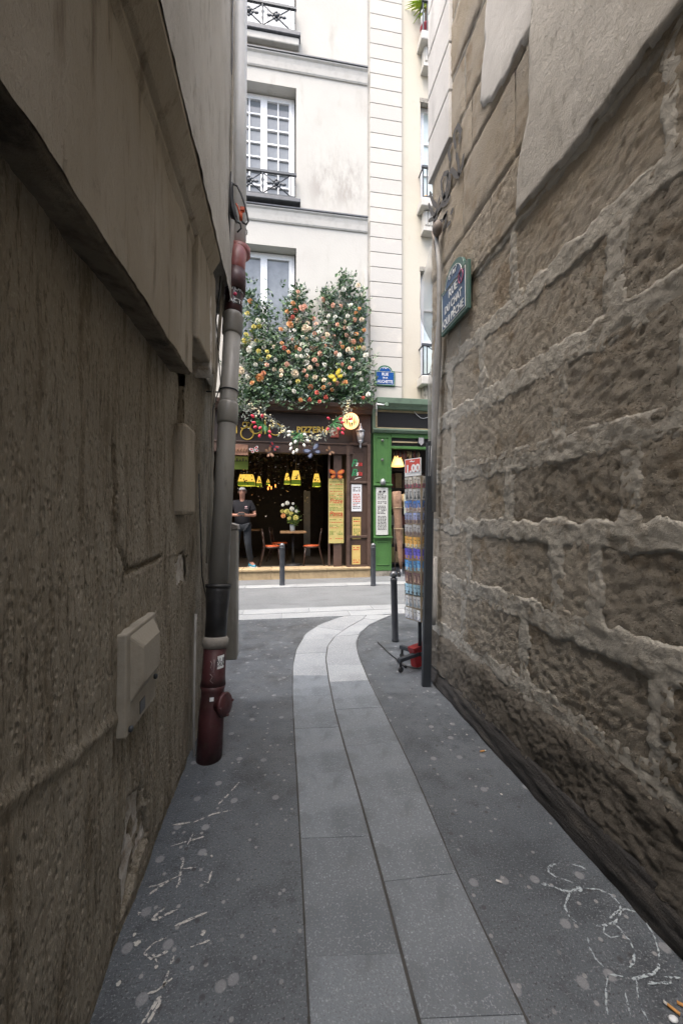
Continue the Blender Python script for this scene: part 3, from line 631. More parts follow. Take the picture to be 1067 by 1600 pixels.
mb = MB(); mb.box(XS0, XS1-.42, YS-.02, YS+.15, ZB0, ZF0-.003).box(XS0, XS1-.42, YS-.04, YS, ZF0-.035, ZF0-.004); obj('lintel_beam', mb, BRN, shop, bevel=.006)
# side pilaster with stacked panels
mb = MB(); mb.box(XP0+.07, XS1-.015, YS+.015, YS+.16, ZST, ZF0-.003); obj('pilaster', mb, BRN, shop, bevel=.004)
mb = MB(); mb.box(XP0, XP0+.07, YS-.03, YS+.16, ZST, ZF0-.004).box(XS1-.09, XS1-.012, YS-.03, YS+.014, ZST, ZF0-.004)
for v in (754, 839, 885, 694.5): mb.box(XP0+.074, XS1-.094, YS-.022, YS+.013, SP(560,v).z-.02, SP(560,v).z+.035)
obj('pilaster_moulding', mb, BRN2, shop, bevel=.006)
mb = MB(); XT0, XT1 = FX(521, YS+.1), FX(533.5, YS+.1); mb.box(XT0, XT1, YS+.06, YS+.14, ZST, ZB0).box(FX(513,YS+.1), FX(516,YS+.1), YS+.12, YS+.16, ZST, ZB0); obj('door_post', mb, BRN2, shop, bevel=.005)
mb = MB(); mb.box(XS0, -.9-.9, YS+.02, YS+.15, ZST, ZB0); obj('side_panel', mb, BRN, shop)
for k in range(12):
    x0 = -4.5+k*.61; x1 = min(x0+.606, XS1-.04)
    if x1 > x0:
        mb = MB(); mb.box(x0, x1, YS-.10, YS+.2, 0, ZST-.052); obj('step_block', mb, STEP, shop, bevel=.006)
        mb = MB(); mb.box(x0, x1, YS-.13, YS+.3, ZST-.05, ZST); obj('step_tread', mb, STEP, shop, bevel=.01)
# gold lettering
Yl = YS+.028
def LP(u, v): return onY(u, v, Yl)
def ring(mb, u, v, r, w_, sx=1):
    c = LP(u, v); k = .0143; pts = [c+Vector((math.cos(a)*r*k*sx, -.012, math.sin(a)*r*k)) for a in (2*math.pi*i/28 for i in range(28))]
    mb.tube(pts, w_*k, 6, closed=True)
def bar(mb, u, v0, v1, w_):
    a, b = LP(u, v0), LP(u, v1); mb.box(a.x-w_*.0143, a.x+w_*.0143, Yl-.022, Yl, b.z, a.z)
mb = MB(); bar(mb, 369.3, 658, 677, 1.4); obj('letter', mb, GOLD, shop)
mb = MB(); bar(mb, 360, 658, 677, 1.4); obj('letter', mb, GOLD, shop)
mb = MB(); ring(mb, 386.5, 677.5, 9.3, 1.0); ring(mb, 383, 663, 3.2, .8)
k = [LP(u, v)+Vector((0,-.012,0)) for u, v in [(377,668),(378,670),(382,669),(387,667),(391,668.5),(394.5,672)]]; mb.tube(k, .012, 6); k = [LP(u, v)+Vector((0,-.012,0)) for u, v in [(385,661),(388,660.5),(390,661)]]; mb.tube(k, .012, 6); obj('letter', mb, GOLD, shop)
mb = MB(); ring(mb, 400, 669, 8.6, 1.0); bar(mb, 408.6, 662, 678, .9); obj('letter', mb, GOLD, shop)
mb = MB(); bar(mb, 414.5, 657, 678.5, 1.2); obj('letter', mb, GOLD, shop)
mb = MB(); ring(mb, 430.5, 671, 9.2, 1.0); obj('letter', mb, GOLD, shop)
for ch, u in zip('PIZZERIA', (466.5, 471.5, 477, 484, 491.5, 498.5, 504, 510.5)):
    mb = MB(); mb.text(ch, .185, LP(u, 672)+Vector((0,-.01,0)), RT, UP, ext=.006, bold=.004); obj('letter', mb, GOLD, shop)
# restaurant room behind
room = thing('restaurant_room', 'dark restaurant interior behind the open pizzeria doorway', 'room', (0,10,ZST))
WOODD = plain('dark_timber', (.030,.018,.012), .6, wear=(.016,.011,.009)); TILE = plain('dark_tiles', (.06,.052,.045), .5, wear=(.035,.03,.027))
mb = MB(); mb.box(-4.4, XP0, YS+.3, 13.5, ZST-.2, ZST); obj('floor', mb, TILE, room)
mb = MB(); mb.box(-4.4, 2.0, 13.5, 13.6, 0, 3.7).box(-4.5, -4.4, YS+.15, 13.6, 0, 3.7).box(XP0+.001, XP0+.1, YS+.17, 13.5, 0, 3.7); obj('wall', mb, WOODD, room)
mb = MB(); mb.box(-4.4, 2.0, YS+.16, 13.5, 3.56, 3.6); obj('ceiling', mb, WOODD, room)
mb = MB(); mb.box(.62, .80, 11.0, 11.1, ZST, 2.1); obj('pale_door_panel', mb, plain('grey_panel', (.16,.165,.17), .6), room)
# papers: white menu, two yellow menus, the tall yellow board
PAPER = flat('white_paper', (.68,.70,.72), .6); YPAP = plain('yellow_paper', (.58,.44,.16), .7, wear=(.50,.34,.10)); YPAP2 = plain('mottled_yellow_board', (.50,.42,.16), .7, wear=(.40,.36,.10))
INK = flat('dark_ink', (.05,.045,.05), .7); REDINK = flat('red_ink', (.50,.07,.03), .7); GRNINK = flat('green_ink', (.10,.19,.03), .7)
def paper(name, label, cat, u0, v0, u1, v1, Y, mat, rows, inks, group=None, margins=(.12,.06), seed=1):
    a = onY(u0, v1, Y); b = onY(u1, v0, Y); x0, x1, z0, z1 = a.x, b.x, a.z, b.z; rng = random.Random(seed)
    t = thing(name, label, cat, ((x0+x1)/2, Y, z0), group)
    mb = MB(); mb.box(x0, x1, Y, Y+.012, z0, z1); obj('sheet', mb, mat, t, bevel=.002)
    W, H = x1-x0, z1-z0; mb = MB()
    for k in range(rows):
        z = z1-H*margins[1]-(H*(1-2*margins[1]))*(k+.5)/rows; h = H/rows*.23; mi = rng.choice(range(len(inks)))
        if rng.random() < .12: continue
        x = x0+W*margins[0]; big = rng.random() < .12
        while x < x1-W*margins[0]-.01:
            L = rng.uniform(.018, .055)*(1.3 if big else 1); L = min(L, x1-W*margins[0]-x)
            mb.add([(x,Y-.0015,z-h),(x+L,Y-.0015,z-h),(x+L,Y-.0015,z+h),(x,Y-.0015,z+h)], [(0,1,2,3)], mi); x += L+rng.uniform(.008, .02)
            if rng.random() < .1: x += W*.2
    obj('printed_lines', mb, inks, t); return t
paper('menu_card', 'white printed menu on the brown pilaster below the pizza sign', 'menu', 549, 757, 565, 799, YS-.0, PAPER, 13, [INK, INK, REDINK], margins=(.15,.08))
paper('menu_card', 'yellow menu with red heading on the brown pilaster, upper of the two', 'menu', 550.5, 808, 563.5, 843-.5, YS-.0, YPAP, 10, [GRNINK, GRNINK, REDINK], 'yellow menus on the pilaster', seed=3)
paper('menu_card', 'lower yellow menu with a white strip near the step', 'menu', 550, 852, 563, 882, YS-.0, YPAP, 8, [REDINK, YPAP], 'yellow menus on the pilaster', seed=4)
t = paper('menu_board', 'tall yellow handwritten menu board under an orange butterfly', 'menu board', 513.5, 748, 537, 849, YS+.03, YPAP2, 46, [REDINK, GRNINK, GRNINK, YPAP], margins=(.06,.02), seed=9)
for w_, v in (('Pizze', 783), ('Pasta', 803)):
    mb = MB(); mb.text(w_, .15, onY(525, v, YS+.027), RT, UP, shear=.2); obj('heading', mb, REDINK, t)
# pizza pasta sign
t = thing('painted_panel_sign', 'brown panel with green white and red handwritten pizza pasta lettering', 'sign', onY(557, 750, YS))
mb = MB(); a, b = onY(550, 751, YS), onY(567, 709, YS); mb.box(a.x, b.x, YS-.006, YS+.01, a.z, b.z); obj('panel', mb, BRN, t, bevel=.004)
SGR, SWH, SRD = flat('sign_green', (.03,.25,.10), .5), flat('sign_white', (.7,.7,.66), .5), flat('sign_red', (.45,.04,.035), .5)
for w_, v in (('Pizza', 724), ('Pasta', 739)):
    full = len(w_); us = (552.5, 555.0, 557.8, 560.6, 563.6); cols = (SGR, SGR, SWH, SRD, SRD)
    for ch, u, cm in zip(w_, us, cols):
        mb = MB(); mb.text(ch, .23 if ch == 'P' else .15, onY(u, v+(0 if ch == 'P' else .8), YS-.008), RT, UP, shear=.25, bold=.004); obj('letter', mb, cm, t)
mb = MB(); mb.ribbon([onY(u, v, YS-.009) for u, v in [(554,749),(557,747.2),(560,746.5),(564,746)]], .018, (0,-1,0)); obj('underline', mb, SWH, t)
# wall lantern
t = thing('wall_lantern', 'silver grey carriage lantern on the brown shop front', 'wall lamp', onY(563, 700, YS-.12))
c = onY(563, 690, YS-.14); SILV = plain('silver_paint', (.42,.42,.43), .4, .5)
mb = MB(); mb.lathe([(.005,.42),(.012,.40),(.012,.36),(.03,.34),(.045,.29),(.10,.25),(.105,.23),(.085,.22)], c, 8); obj('cap', mb, SILV, t)
mb = MB()
for k in range(6):
    an = 2*math.pi*k/6; mb.tube([c+Vector((math.cos(an)*.085, math.sin(an)*.085, .22)), c+Vector((math.cos(an)*.055, math.sin(an)*.055, .02))], .007, 5)
mb.lathe([(.06,.02),(.06,0),(.02,-.04),(.012,-.10),(.02,-.12),(.004,-.16)], c, 8); mb.tube([c+Vector((0,0,-.08)), c+Vector((0,.06,-.12)), c+Vector((0,.15,-.06))], .012, 6); obj('frame', mb, SILV, t)
mb = MB(); mb.lathe([(.05,.02),(.078,.215)], c, 6); obj('glass', mb, flat('frosted_glass', (.62,.60,.57), .3), t)
# glowing rattan globe
t = thing('globe_lamp', 'round rattan globe lamp glowing beside the garland', 'lamp', onY(548, 658, YS-.22))
c = onY(548, 658, YS-.22); rg = .172
RATT = Mt('lit_rattan', (.75,.48,.25), .5).emit((1,.55,.22), .55).done(); mb = MB()
for k in range(9):
    an = math.pi*k/9; mb.tube([c+Vector((math.cos(an)*math.sin(f), math.sin(an)*math.sin(f), math.cos(f)))*rg for f in (2*math.pi*i/26 for i in range(26))], .010, 5, closed=True)
obj('ribs', mb, RATT, t)
mb = MB(); mb.tube([c+Vector((0,0,rg)), c+Vector((0,.1,.4))], .004, 5); obj('cord', mb, BRN_D, t)
mb = MB(); mb.ball(c, .035, 10); obj('bulb', mb, Mt('warm_bulb', (1,.5,.2), .5).emit((1,.35,.12), 3).done(), t)
# ---------------------------------------------------------------- green souvenir shop
gshop = thing('green_shop_front', 'green painted shop front with a blank black fascia board', 'shopfront', (4,YS,0))
XG0 = FX(583.5, YS); XG1 = FX(611.5, YS); XE = 8.0
def gz(v): return onY(620, v, YS).z
mb = MB(); mb.sweep([(0,0),(.10,0),(.12,.06),(.20,.1),(.22,.22),(0,.26)], (FX(586,YS),YS,gz(641)), (XE,YS,gz(641))); obj('cornice', mb, SAGE, gshop, bevel=.006)
mb = MB(); mb.box(XG0-.02, XE, YS+.02, YS+.15, gz(678), gz(640)); obj('fascia_frame', mb, SAGE, gshop)
mb = MB(); mb.box(XG0+.07, XE, YS-.01, YS+.018, gz(671), gz(668.5)).box(XG0+.07, XE, YS-.01, YS+.018, gz(644.5), gz(641.5)).box(XG0+.05, XG0+.085, YS-.008, YS+.017, gz(668.3), gz(644.6)); obj('tan_trim', mb, TAN, gshop)
mb = MB(); mb.box(XG0+.09, XE, YS-.002, YS+.017, gz(668.2), gz(644.8)); obj('fascia_board', mb, BLK, gshop)
mb = MB(); mb.sweep([(0,0),(.05,0),(.10,.05),(.10,.08),(0,.09)], (XG0-.03,YS,gz(677)), (XE,YS,gz(677))); obj('ledge', mb, SAGE, gshop)
mb = MB(); mb.box(XG0, XG1, YS, YS+.16, .13, gz(677.5)); obj('pilaster', mb, GRN, gshop, bevel=.006)
mb = MB(); mb.box(XG0+.01, XG1-.01, YS+.01, YS+.15, 0, .13); obj('plinth', mb, DIRTY, gshop)
mb = MB(); mb.box(XG0-.10, XG0-.004, YS+.09, YS+.2, 0, gz(677)); obj('recess_panel', mb, GRN_D, gshop)
mb = MB()
for (v0, v1) in ((757, 680), (838, 760), (886, 842)):
    z0, z1 = gz(v0)+.05, gz(v1)-.05; xa, xb = XG0+.06, XG1-.05
    mb.box(xa, xa+.022, YS-.016, YS-.001, z0, z1).box(xb-.022, xb, YS-.016, YS-.001, z0, z1).box(xa+.022, xb-.022, YS-.016, YS-.001, z1-.022, z1).box(xa+.022, xb-.022, YS-.016, YS-.001, z0, z0+.022)
obj('panel_moulding', mb, GRN, gshop, bevel=.004)
for v in (757.5, 838.5):
    mb = MB(); mb.box(XG0-.01, XG1+.015, YS-.06, YS-.001, gz(v)-.03, gz(v)+.012); obj('shelf_rail', mb, GRN, gshop, bevel=.008)
mb = MB(); mb.box(XG1, XE, YS-.01, YS+.15, gz(684), gz(677.5)).box(XG1, XE, YS-.01, YS+.1, gz(701), gz(697)); obj('transom', mb, GRN, gshop, bevel=.004)
mb = MB(); mb.box(XG1, XE, YS+.03, YS+.1, gz(697), gz(684)); obj('transom_board', mb, BLK, gshop)
mb = MB(); mb.box(XG1+.02, FX(652,YS), YS-.01, YS+.02, gz(691.6), gz(689.6)); obj('shutter_rail', mb, TAN, gshop)
for v in (719, 689):
    mb = MB(); c = onY(596.5, v, YS); mb.lathe([(.012,-.01),(.012,.03),(.03,.035),(.034,.055),(.02,.075)], c, 12, axis=(0,-1,0)); obj('door_knob', mb, plain('dull_metal', (.2,.2,.19), .4, .7), gshop)
c = onY(598, 754, YS-.05); mb = MB(); mb.lathe([(.06,-.05),(.07,0),(.06,.05),(.03,.085),(.01,.09)], c, 12); tag(obj('bell_lamp', mb, plain('dull_zinc', (.30,.32,.32), .4, .6)), 'small grey metal lamp on the green rail above the white price list', 'lamp')
c = onY(658, 690, YS-.05); mb = MB(); mb.prism([(-.06,.09),(.06,.09),(.06,-.03),(0,-.09),(-.06,-.03)], c, RT, UP, .03); tag(obj('shield_plaque', mb, plain('pale_shield', (.26,.26,.28), .5)), 'pale shield plaque on the black transom of the green shop', 'plaque')
t = thing('security_spotlight', 'small pale spotlight on a bracket at the left end of the sage cornice', 'spotlight', onY(598, 633, YS-.25))
c = onY(603.5, 632.5, YS-.26); mb = MB(); mb.lathe([(.02,-.03),(.042,-.02),(.045,.03),(.038,.04)], c, 12, axis=(0,-1,0)); obj('lamp_head', mb, SAGE, t)
mb = MB(); mb.tube([c+Vector((-.02,.02,0)), c+Vector((-.22,.02,.01))], .018, 7); mb.tube([c+Vector((-.22,.02,.05)), c+Vector((-.22,.02,-.25))], .006, 5); obj('bracket', mb, PAPER, t)
mb = MB(); mb.tube([onY(u, v, YS-.03) for u, v in [(647,643),(651,648),(657,653),(662,654),(668,652),(675,651)]], .006, 5); tag(obj('loose_cable', mb, PAPER), 'thin pale cable sagging across the black fascia board', 'cable')
t = paper('price_list', 'long white printed price list on the green pilaster', 'price list', 587.5, 762, 606, 836, YS-.028, flat('pale_paper', (.55,.57,.55), .6), 26, [INK], margins=(.14,.10), seed=12)
mb = MB(); 
for s in (-1, 1): mb.ball(onY(597+s*3.2, 768, YS-.03), .028, 8, sc=(1.2,.2,.8))
obj('emblem', mb, INK, t)
groom = thing('souvenir_shop_room', 'dim souvenir shop interior behind the green front', 'room', (4.5,10,0))
mb = MB(); mb.box(XG1, XE, 11.5, 11.6, 0, 3.6).box(XG1-.1, XG1-.002, YS+.17, 11.6, 0, 3.6); obj('wall', mb, WOODD, groom)
mb = MB(); mb.box(XG1, XE, YS+.16, 11.5, 3.5, 3.6); obj('ceiling', mb, WOODD, groom)
OLIVE = plain('olive_stock', (.16,.15,.05), .8); STRAW = plain('straw', (.30,.22,.12), .9)
shelf = thing('stock_shelf', 'olive and brown stock shelf inside the souvenir shop', 'shelf', (FX(625,10),10,0))
mb = MB()
for k in range(6): mb.box(XG1+.25, XG1+1.5, 10, 10.4, .1+k*.5, .14+k*.5)
mb.box(XG1+.22, XG1+.25, 10, 10.4, 0, 2.7); obj('boards', mb, WOODD, shelf)
STOCKM = [OLIVE, STRAW, plain('red_stock', (.12,.03,.02), .7), plain('pale_stock', (.16,.16,.12), .7), BRN2]; rng = random.Random(2)
for k in range(5):
    x = XG1+.28
    while x < XG1+1.4:
        w_ = rng.uniform(.08, .22); h = rng.uniform(.2, .42); mb = MB(); mb.box(x, x+w_, 9.98, 10.25, .142+k*.5, .142+k*.5+h)
        tag(obj('boxed_souvenir', mb, rng.choice(STOCKM), bevel=.01), 'small boxed souvenir standing on the dim shop shelf', 'souvenir', 'boxed souvenirs on the shop shelf'); x += w_+.02
# hanging trinkets under the transom
for k in range(14):
    u = 616+k*2.9; c = onY(u, 704+rng.uniform(0, 2), YS+.12); L = rng.uniform(.10, .25); mb = MB(); mb.tube([c, c-Vector((rng.uniform(-.02,.02),0,L*.5)), c-Vector((0,0,L))], [.01,.022,.012], 6)
    tag(obj('hanging_trinket', mb, rng.choice([BRN2, STRAW, STOCKM[2]])), 'small dark trinket hanging under the green transom', 'trinket', 'trinkets hanging in the shop doorway')
SHADE = Mt('lit_cream_shade', (.75,.5,.22), .8).emit((1,.55,.16), .55).done()
t = thing('shop_lamp', 'lit cream fabric lampshade hanging in the green shop doorway', 'lamp', onY(621, 729, YS+.2)); c = onY(621, 729, YS+.2)
mb = MB(); n_ = 24; mb.lathe([(.155,0),(.15,.02),(.12,.12),(.075,.24),(.07,.245)], c, 24); obj('lamp_shade', mb, SHADE, t)
mb = MB(); mb.lathe([(.07,.246),(.04,.30),(.01,.36)], c, 12); obj('cap', mb, STOCKM[2], t)
# closed parasol leaning by the door
t = thing('folded_parasol', 'closed rust coloured parasol leaning beside the green shop door', 'parasol', onZ(626, 903))
b = onY(627, 897, YS-.05); tp = onY(619, 768, YS+.02); d = tp-b
mb = MB(); mb.tube([b+d*f for f in (.06,.2,.5,.75,.88,1)], [.03,.055,.085,.10,.115,.11], 8); obj('folded_canopy', mb, plain('faded_rust_cloth', (.24,.15,.10), .9, wear=(.16,.09,.06), bscale=25, bd=.02), t)
mb = MB(); mb.tube([b-Vector((0,0,.0)), b+d*.1], .02, 8); obj('pole', mb, WHITE, t)
mb = MB(); 
for f in (.8, .55): mb.tube([b+d*f+Vector((math.cos(a)*.112, math.sin(a)*.112, 0)) for a in (2*math.pi*i/14 for i in range(14))], .008, 5, closed=True)
obj('strap', mb, TAN, t)
t = thing('wheeled_foot', 'black round wheeled foot under the leaning parasol', 'stand foot', onZ(622, 902)); c = onY(621.5, 897.5, YS-.10)
mb = MB(); mb.lathe([(.07,-.03),(.075,0),(.07,.03)], c, 14, axis=(1,.3,0)); obj('wheel', mb, BLK, t)
t = thing('broom', 'thin upright stick standing in the shop doorway', 'stick', onZ(617, 900)); a = onY(617, 899, YS-.02); mb = MB(); mb.tube([a, a+Vector((.0,.05,1.35))], .01, 6); obj('handle', mb, BRN2, t)
c = onY(632, 782, YS+.05); t = thing('straw_hat', 'woven straw hat hanging inside the shop doorway', 'hat', c)
mb = MB(); mb.lathe([(.16,0),(.15,.01),(.08,.02),(.07,.08),(.03,.1)], c, 18, axis=(-.3,-1,0)); obj('brim', mb, STRAW, t)
t = thing('hanging_banner', 'pale greenish cloth hanging at the side of the postcard column', 'banner', onY(634, 804, YS-.3)); a, b = onY(631, 804, YS-.3), onY(640, 772, YS-.3)
mb = MB(); mb.grid(lambda p, q: Vector((a.x+(b.x-a.x)*p*(1-.3*q), YS-.3+.02*math.sin(p*9), a.z+(b.z-a.z)*q)), 8, 10); obj('cloth', mb, plain('pale_cloth', (.52,.56,.48), .9), t)
# street sign on the quoins
BLUE = flat('enamel_blue', (.010,.075,.28), .2); EGRN = flat('enamel_green', (.035,.13,.075), .25); EWH = flat('enamel_white', (.78,.80,.80), .3)
def street_sign(name, label, o, r, u, W, H, lines, blue, grn, tilt=0):
    o, r, u = Vector(o), Vector(r), Vector(u); n = r.cross(u); t = thing(name, label, 'street sign', o)
    def outline(e, top): 
        w2, h2 = W/2-e, H/2-e; ra = W*.36-e; pts = [(-w2,-h2),(w2,-h2),(w2,h2),(ra,h2)]
        pts += [(ra*math.cos(a), h2+ra*.74*math.sin(a)) for a in (math.pi*i/14 for i in range(1, 14))]; return pts+[(-ra,h2),(-w2,h2)]
    mb = MB(); mb.prism(outline(0,0), o, r, u, .025); obj('plate', mb, grn, t, bevel=.003)
    w2, h2 = W/2, H/2
    mb = MB(); mb.prism([(-w2+.036,-h2+.036),(w2-.036,-h2+.036),(w2-.036,h2-.036),(-w2+.036,h2-.036)], o+n*.003, r, u, .005); obj('blue_field', mb, blue, t)
    ra = W*.36-.036; mb = MB(); mb.prism([(ra,h2-.018),]+[(ra*math.cos(a), h2-.018+ra*.74*math.sin(a)) for a in (math.pi*i/14 for i in range(1, 14))]+[(-ra,h2-.018)], o+n*.003, r, u, .005); obj('arched_field', mb, blue, t)
    mb = MB(); e = .028; pts = [o+n*.004+r*a+u*b for a, b in ((-w2+e,-h2+e),(w2-e,-h2+e),(w2-e,h2-e),(-w2+e,h2-e))]; mb.tube(pts, .0035, 4, closed=True, smooth=False)
    e2 = W*.36-.028; mb.tube([o+n*.004+r*(e2*math.cos(a))+u*(h2-.020+e2*.74*math.sin(a)) for a in (math.pi*i/14 for i in range(15))], .003, 4, smooth=False); obj('white_line', mb, EWH, t)
    for s, z, sz, wd in lines:
        mb = MB(); mb.text(s, sz, o+n*.006+u*z, r, u, width=wd, bold=.0012); obj('lettering', mb, EWH, t)
    return t
c = onY(601.5, 591, YF-.075)
street_sign('street_name_sign', 'bright blue and green enamel street name sign on the pale quoins', c, RT, UP, .475, .35, [('5\u1d49 Arr\u1d57', .235, .055, .12), ('RUE', .088, .095, .155), ('DE LA', .008, .045, .12), ('HUCHETTE', -.082, .095, .36)], BLUE, EGRN)
# ---------------------------------------------------------------- street sign on the stone wall
OB, OG = flat('worn_enamel_blue', (.03,.085,.18), .4), plain('worn_enamel_green', (.055,.13,.11), .45, wear=(.08,.14,.10))
s_far, s_near = onX(689, 500, XR-.05), onX(730.5, 460, XR-.05); WS = s_far.y-s_near.y
zt_, zb_ = onX(689, 461, XR-.05).z, onX(689, 527, XR-.05).z; HS = zt_-zb_
street_sign('street_name_sign', 'weathered dark blue street name sign on the rough stone wall', (XR-.05,(s_far.y+s_near.y)/2,(zt_+zb_)/2), (0,-1,0), UP, WS, HS, [('5\u1d49 Arr\u1d57', HS/2+.040, .055, .13), ('RUE', HS*.25, .085, .14), ('DU CHAT', -.01, .08, .28), ('QUI P\u00caCHE', -HS*.30, .08, .335)], OB, OG)
st_ = MB(); c = Vector((XR-.058, s_near.y+.09, (zt_+zb_)/2+HS*.30)); st_.tube([c+Vector((0,math.cos(a)*.035,math.sin(a)*.045)) for a in (2*math.pi*i/16 for i in range(16))], .004, 4, closed=True); st_.ribbon([c+Vector((-.002,.03,.03)), c+Vector((-.002,-.02,-.04))], .012, (-1,0,0))
tag(obj('pink_sticker', st_, flat('pink_print', (.45,.12,.22), .6)), 'small round pink sticker on the weathered blue street sign', 'sticker')
# ---------------------------------------------------------------- downpipe on the left
mm = Mt('grey_pvc', (.26,.25,.225), .5); mm.var(5, (.20,.19,.165), .4, .65, (1,1,.3)).var(16, (.15,.14,.12), .55, .75, (1,1,.12)).mix(mm.ramp(mm.noise(60, 5, .8), .6, .7, 0, .5), (.36,.345,.31)).rough(mm.noise(8), .4, .7); PVC = mm.done(); mm = Mt('maroon_cast_iron', (.062,.016,.018), .6); mm.var(6, (.035,.012,.012), .42, .65).var(14, (.065,.036,.026), .58, .74).mix(mm.ramp(mm.noise(40, 5, .8), .58, .72, 0, .5), (.10,.08,.072)).rough(mm.noise(9), .42, .75).bump(mm.noise(45, 5), .002); MAROON = mm.done(); PINK = plain('faded_maroon', (.27,.075,.068), .5, wear=(.22,.055,.05))
RUBBER = plain('black_rubber', (.014,.014,.015), .5, wear=(.05,.05,.05)); WPIPE = plain('white_grey_pipe', (.74,.75,.74), .45, wear=(.66,.67,.66)); COLL = plain('cement_collar', (.27,.25,.22), .9, wear=(.18,.165,.145), bscale=40, bd=.004)
P0 = onZ(327, 1184); P1 = Vector((-.325, 2.86, 3.27)); AX = (P1-P0)
def PP(v):          # axis point whose height shows at photo row v
    lo, hi = -.3, 1.2
    for _ in range(40):
        t = (lo+hi)/2; p = P0+AX*t; dep = p.x*ST+p.y*CT; r = 805-600*(p.z-CZ)/dep
        if r > v: lo = t
        else: hi = t
    return P0+AX*((lo+hi)/2)
ad = AX.normalized()
pipe = thing('drainpipe', 'patched downpipe with maroon iron foot, black sleeve and grey plastic run on the left corner', 'drainpipe', P0)
def seg(name, vs, rs, mat, n=22): 
    mb = MB(); mb.tube([PP(v) for v in vs], rs, n); return obj(name, mb, mat, pipe)
seg('iron_foot', [1192,1120,1085,1078,1070], [.072,.072,.066,.066,.074], MAROON)
seg('iron_pipe', [1070,1060,1010], [.074,.068,.066], MAROON); seg('collar', [1012,1006,999,994], [.068,.078,.078,.066], COLL)
seg('rubber_sleeve', [999,960,940,925,914], [.064,.064,.070,.073,.073], RUBBER); seg('clamp_ring', [918,913], [.078,.078], RUBBER)
seg('grey_pipe', [925,700,640,500], [.060,.060,.0585,.0585], PVC)
seg('pipe_collar', [664,661,634,630], [.0605,.068,.068,.0605], PVC); seg('pipe_collar', [525,522,500,496,492], [.060,.069,.069,.074,.062], PVC)
seg('iron_bend_lower', [500,470,456,452], [.060,.061,.061,.073], MAROON)
mb = MB(); b1 = PP(458); top = Vector((-.33, 2.98, 3.62)); mb.tube([b1, PP(440), PP(425)], [.075,.077,.071], 22); obj('bend_socket', mb, MAROON, pipe)
e0 = PP(430); e1 = onY(372.5, 398, e0.y+.10); mb = MB(); mb.tube([e0, e0.lerp(e1, .25)+Vector((0,-.028,.0)), e0.lerp(e1, .5)+Vector((0,-.036,.01)), e0.lerp(e1, .8)+Vector((0,-.014,.02)), e1+Vector((0,.02,.03))], [.064,.066,.066,.066,.066], 22); obj('bend', mb, PINK, pipe)
e2 = e1+Vector((0,.02,.03)); mb = MB(); mb.tube([e2-Vector((0,0,.035)), e2-Vector((0,0,.02)), e2+Vector((0,0,.03)), e2+Vector((0,0,.035))], [.066,.086,.086,.066], 22); obj('bend_rim', mb, PINK, pipe)
up_x = onY(375.5, 0, e2.y+.02); mb = MB(); mb.tube([e2, Vector((onY(374.5,200,e2.y+.02).x, e2.y+.02, 4.6)), Vector((up_x.x, e2.y+.02, 6.5)), Vector((up_x.x, e2.y+.02, 7.5))], .0545, 22); obj('white_pipe', mb, WPIPE, pipe)
c = PP(1100); mb = MB(); ax = Vector((.9,-.44,.12)).normalized(); mb.lathe([(.05,.03),(.052,.075),(.068,.08),(.068,.095),(.06,.10),(.02,.106)], c, 18, axis=ax)
for k in range(4):
    a = math.pi/4+k*math.pi/2; e = ax.orthogonal().normalized(); g_ = ax.cross(e); mb.lathe([(.008,.09),(.008,.106)], c+(e*math.cos(a)+g_*math.sin(a))*.059, 6, axis=ax)
obj('access_cover', mb, MAROON, pipe)
def clampring(v, r):
    q = PP(v); e = ad.orthogonal().normalized(); g_ = ad.cross(e); mb = MB(); mb.tube([q+(e*math.cos(a)+g_*math.sin(a))*r for a in (2*math.pi*i/20 for i in range(20))], .0045, 5, closed=True); mb.tube([q+Vector((-.05,.02,0)), q+Vector((-.16,.05,.01))], .006, 5); return obj('pipe_clamp', mb, IRON, pipe)
clampring(612, .062)
q = Vector((onY(374,345,e2.y).x, e2.y+.02, onY(374,358,e2.y).z)); mb = MB(); mb.tube([q+Vector((math.cos(a)*.0565,math.sin(a)*.0565,0)) for a in (2*math.pi*i/20 for i in range(20))], .004, 5, closed=True); mb.tube([q+Vector((-.05,0,0)), q+Vector((-.14,.01,-.01))], .006, 5); obj('pipe_clamp', mb, IRON, pipe)
# stickers
def pipe_sticker(name, label, v0, v1, a0, a1, r, mats, texts):
    t = thing(name, label, 'sticker', PP(v1)); cdir = Vector((-PP(v0).x, -PP(v0).y, 0)).normalized(); side = Vector((cdir.y, -cdir.x, 0)); side = -side if side.x < 0 else side
    lo, hi = PP(v1), PP(v0)
    def S(p, q, o=0): a = R(a0+(a1-a0)*p); return lo.lerp(hi, q)+(cdir*math.cos(a)+side*math.sin(a))*(r+o)
    mb = MB(); mb.grid(lambda p, q: S(p, q), 8, 6); obj('label_sheet', mb, mats[0], t)
    for s, q, sz, mi in texts:
        tm = MB(); tm.text(s, sz, (0,0,0), (1,0,0), (0,1,0), ext=.0006); W = r*R(a1-a0); H = (hi-lo).length
        tm.v = [S(.5+p.x/W, q+p.y/H, .0015+p.z) for p in tm.v]; obj('lettering', tm, mats[mi], t)
    return t
t = pipe_sticker('sticker', 'black sticker with white block words and a red heart on the upper maroon pipe', 453, 481, -6, 46, .0625, [BLK, EWH], [('WORK', .83, .045, 1), ('ACTS', .17, .045, 1)])
mb = MB(); q = PP(467)+Vector((.015,-.066,0)); mb.ball(q, .013, 8, sc=(1,.4,1)); obj('heart', mb, flat('pink_red', (.55,.03,.10), .5), t)
pipe_sticker('sticker', 'round white sticker with black letters on the lower maroon pipe', 1020, 1040, 14, 52, .0685, [EWH, INK], [('AUB', .62, .038, 1), ('GRAF', .3, .028, 1)])
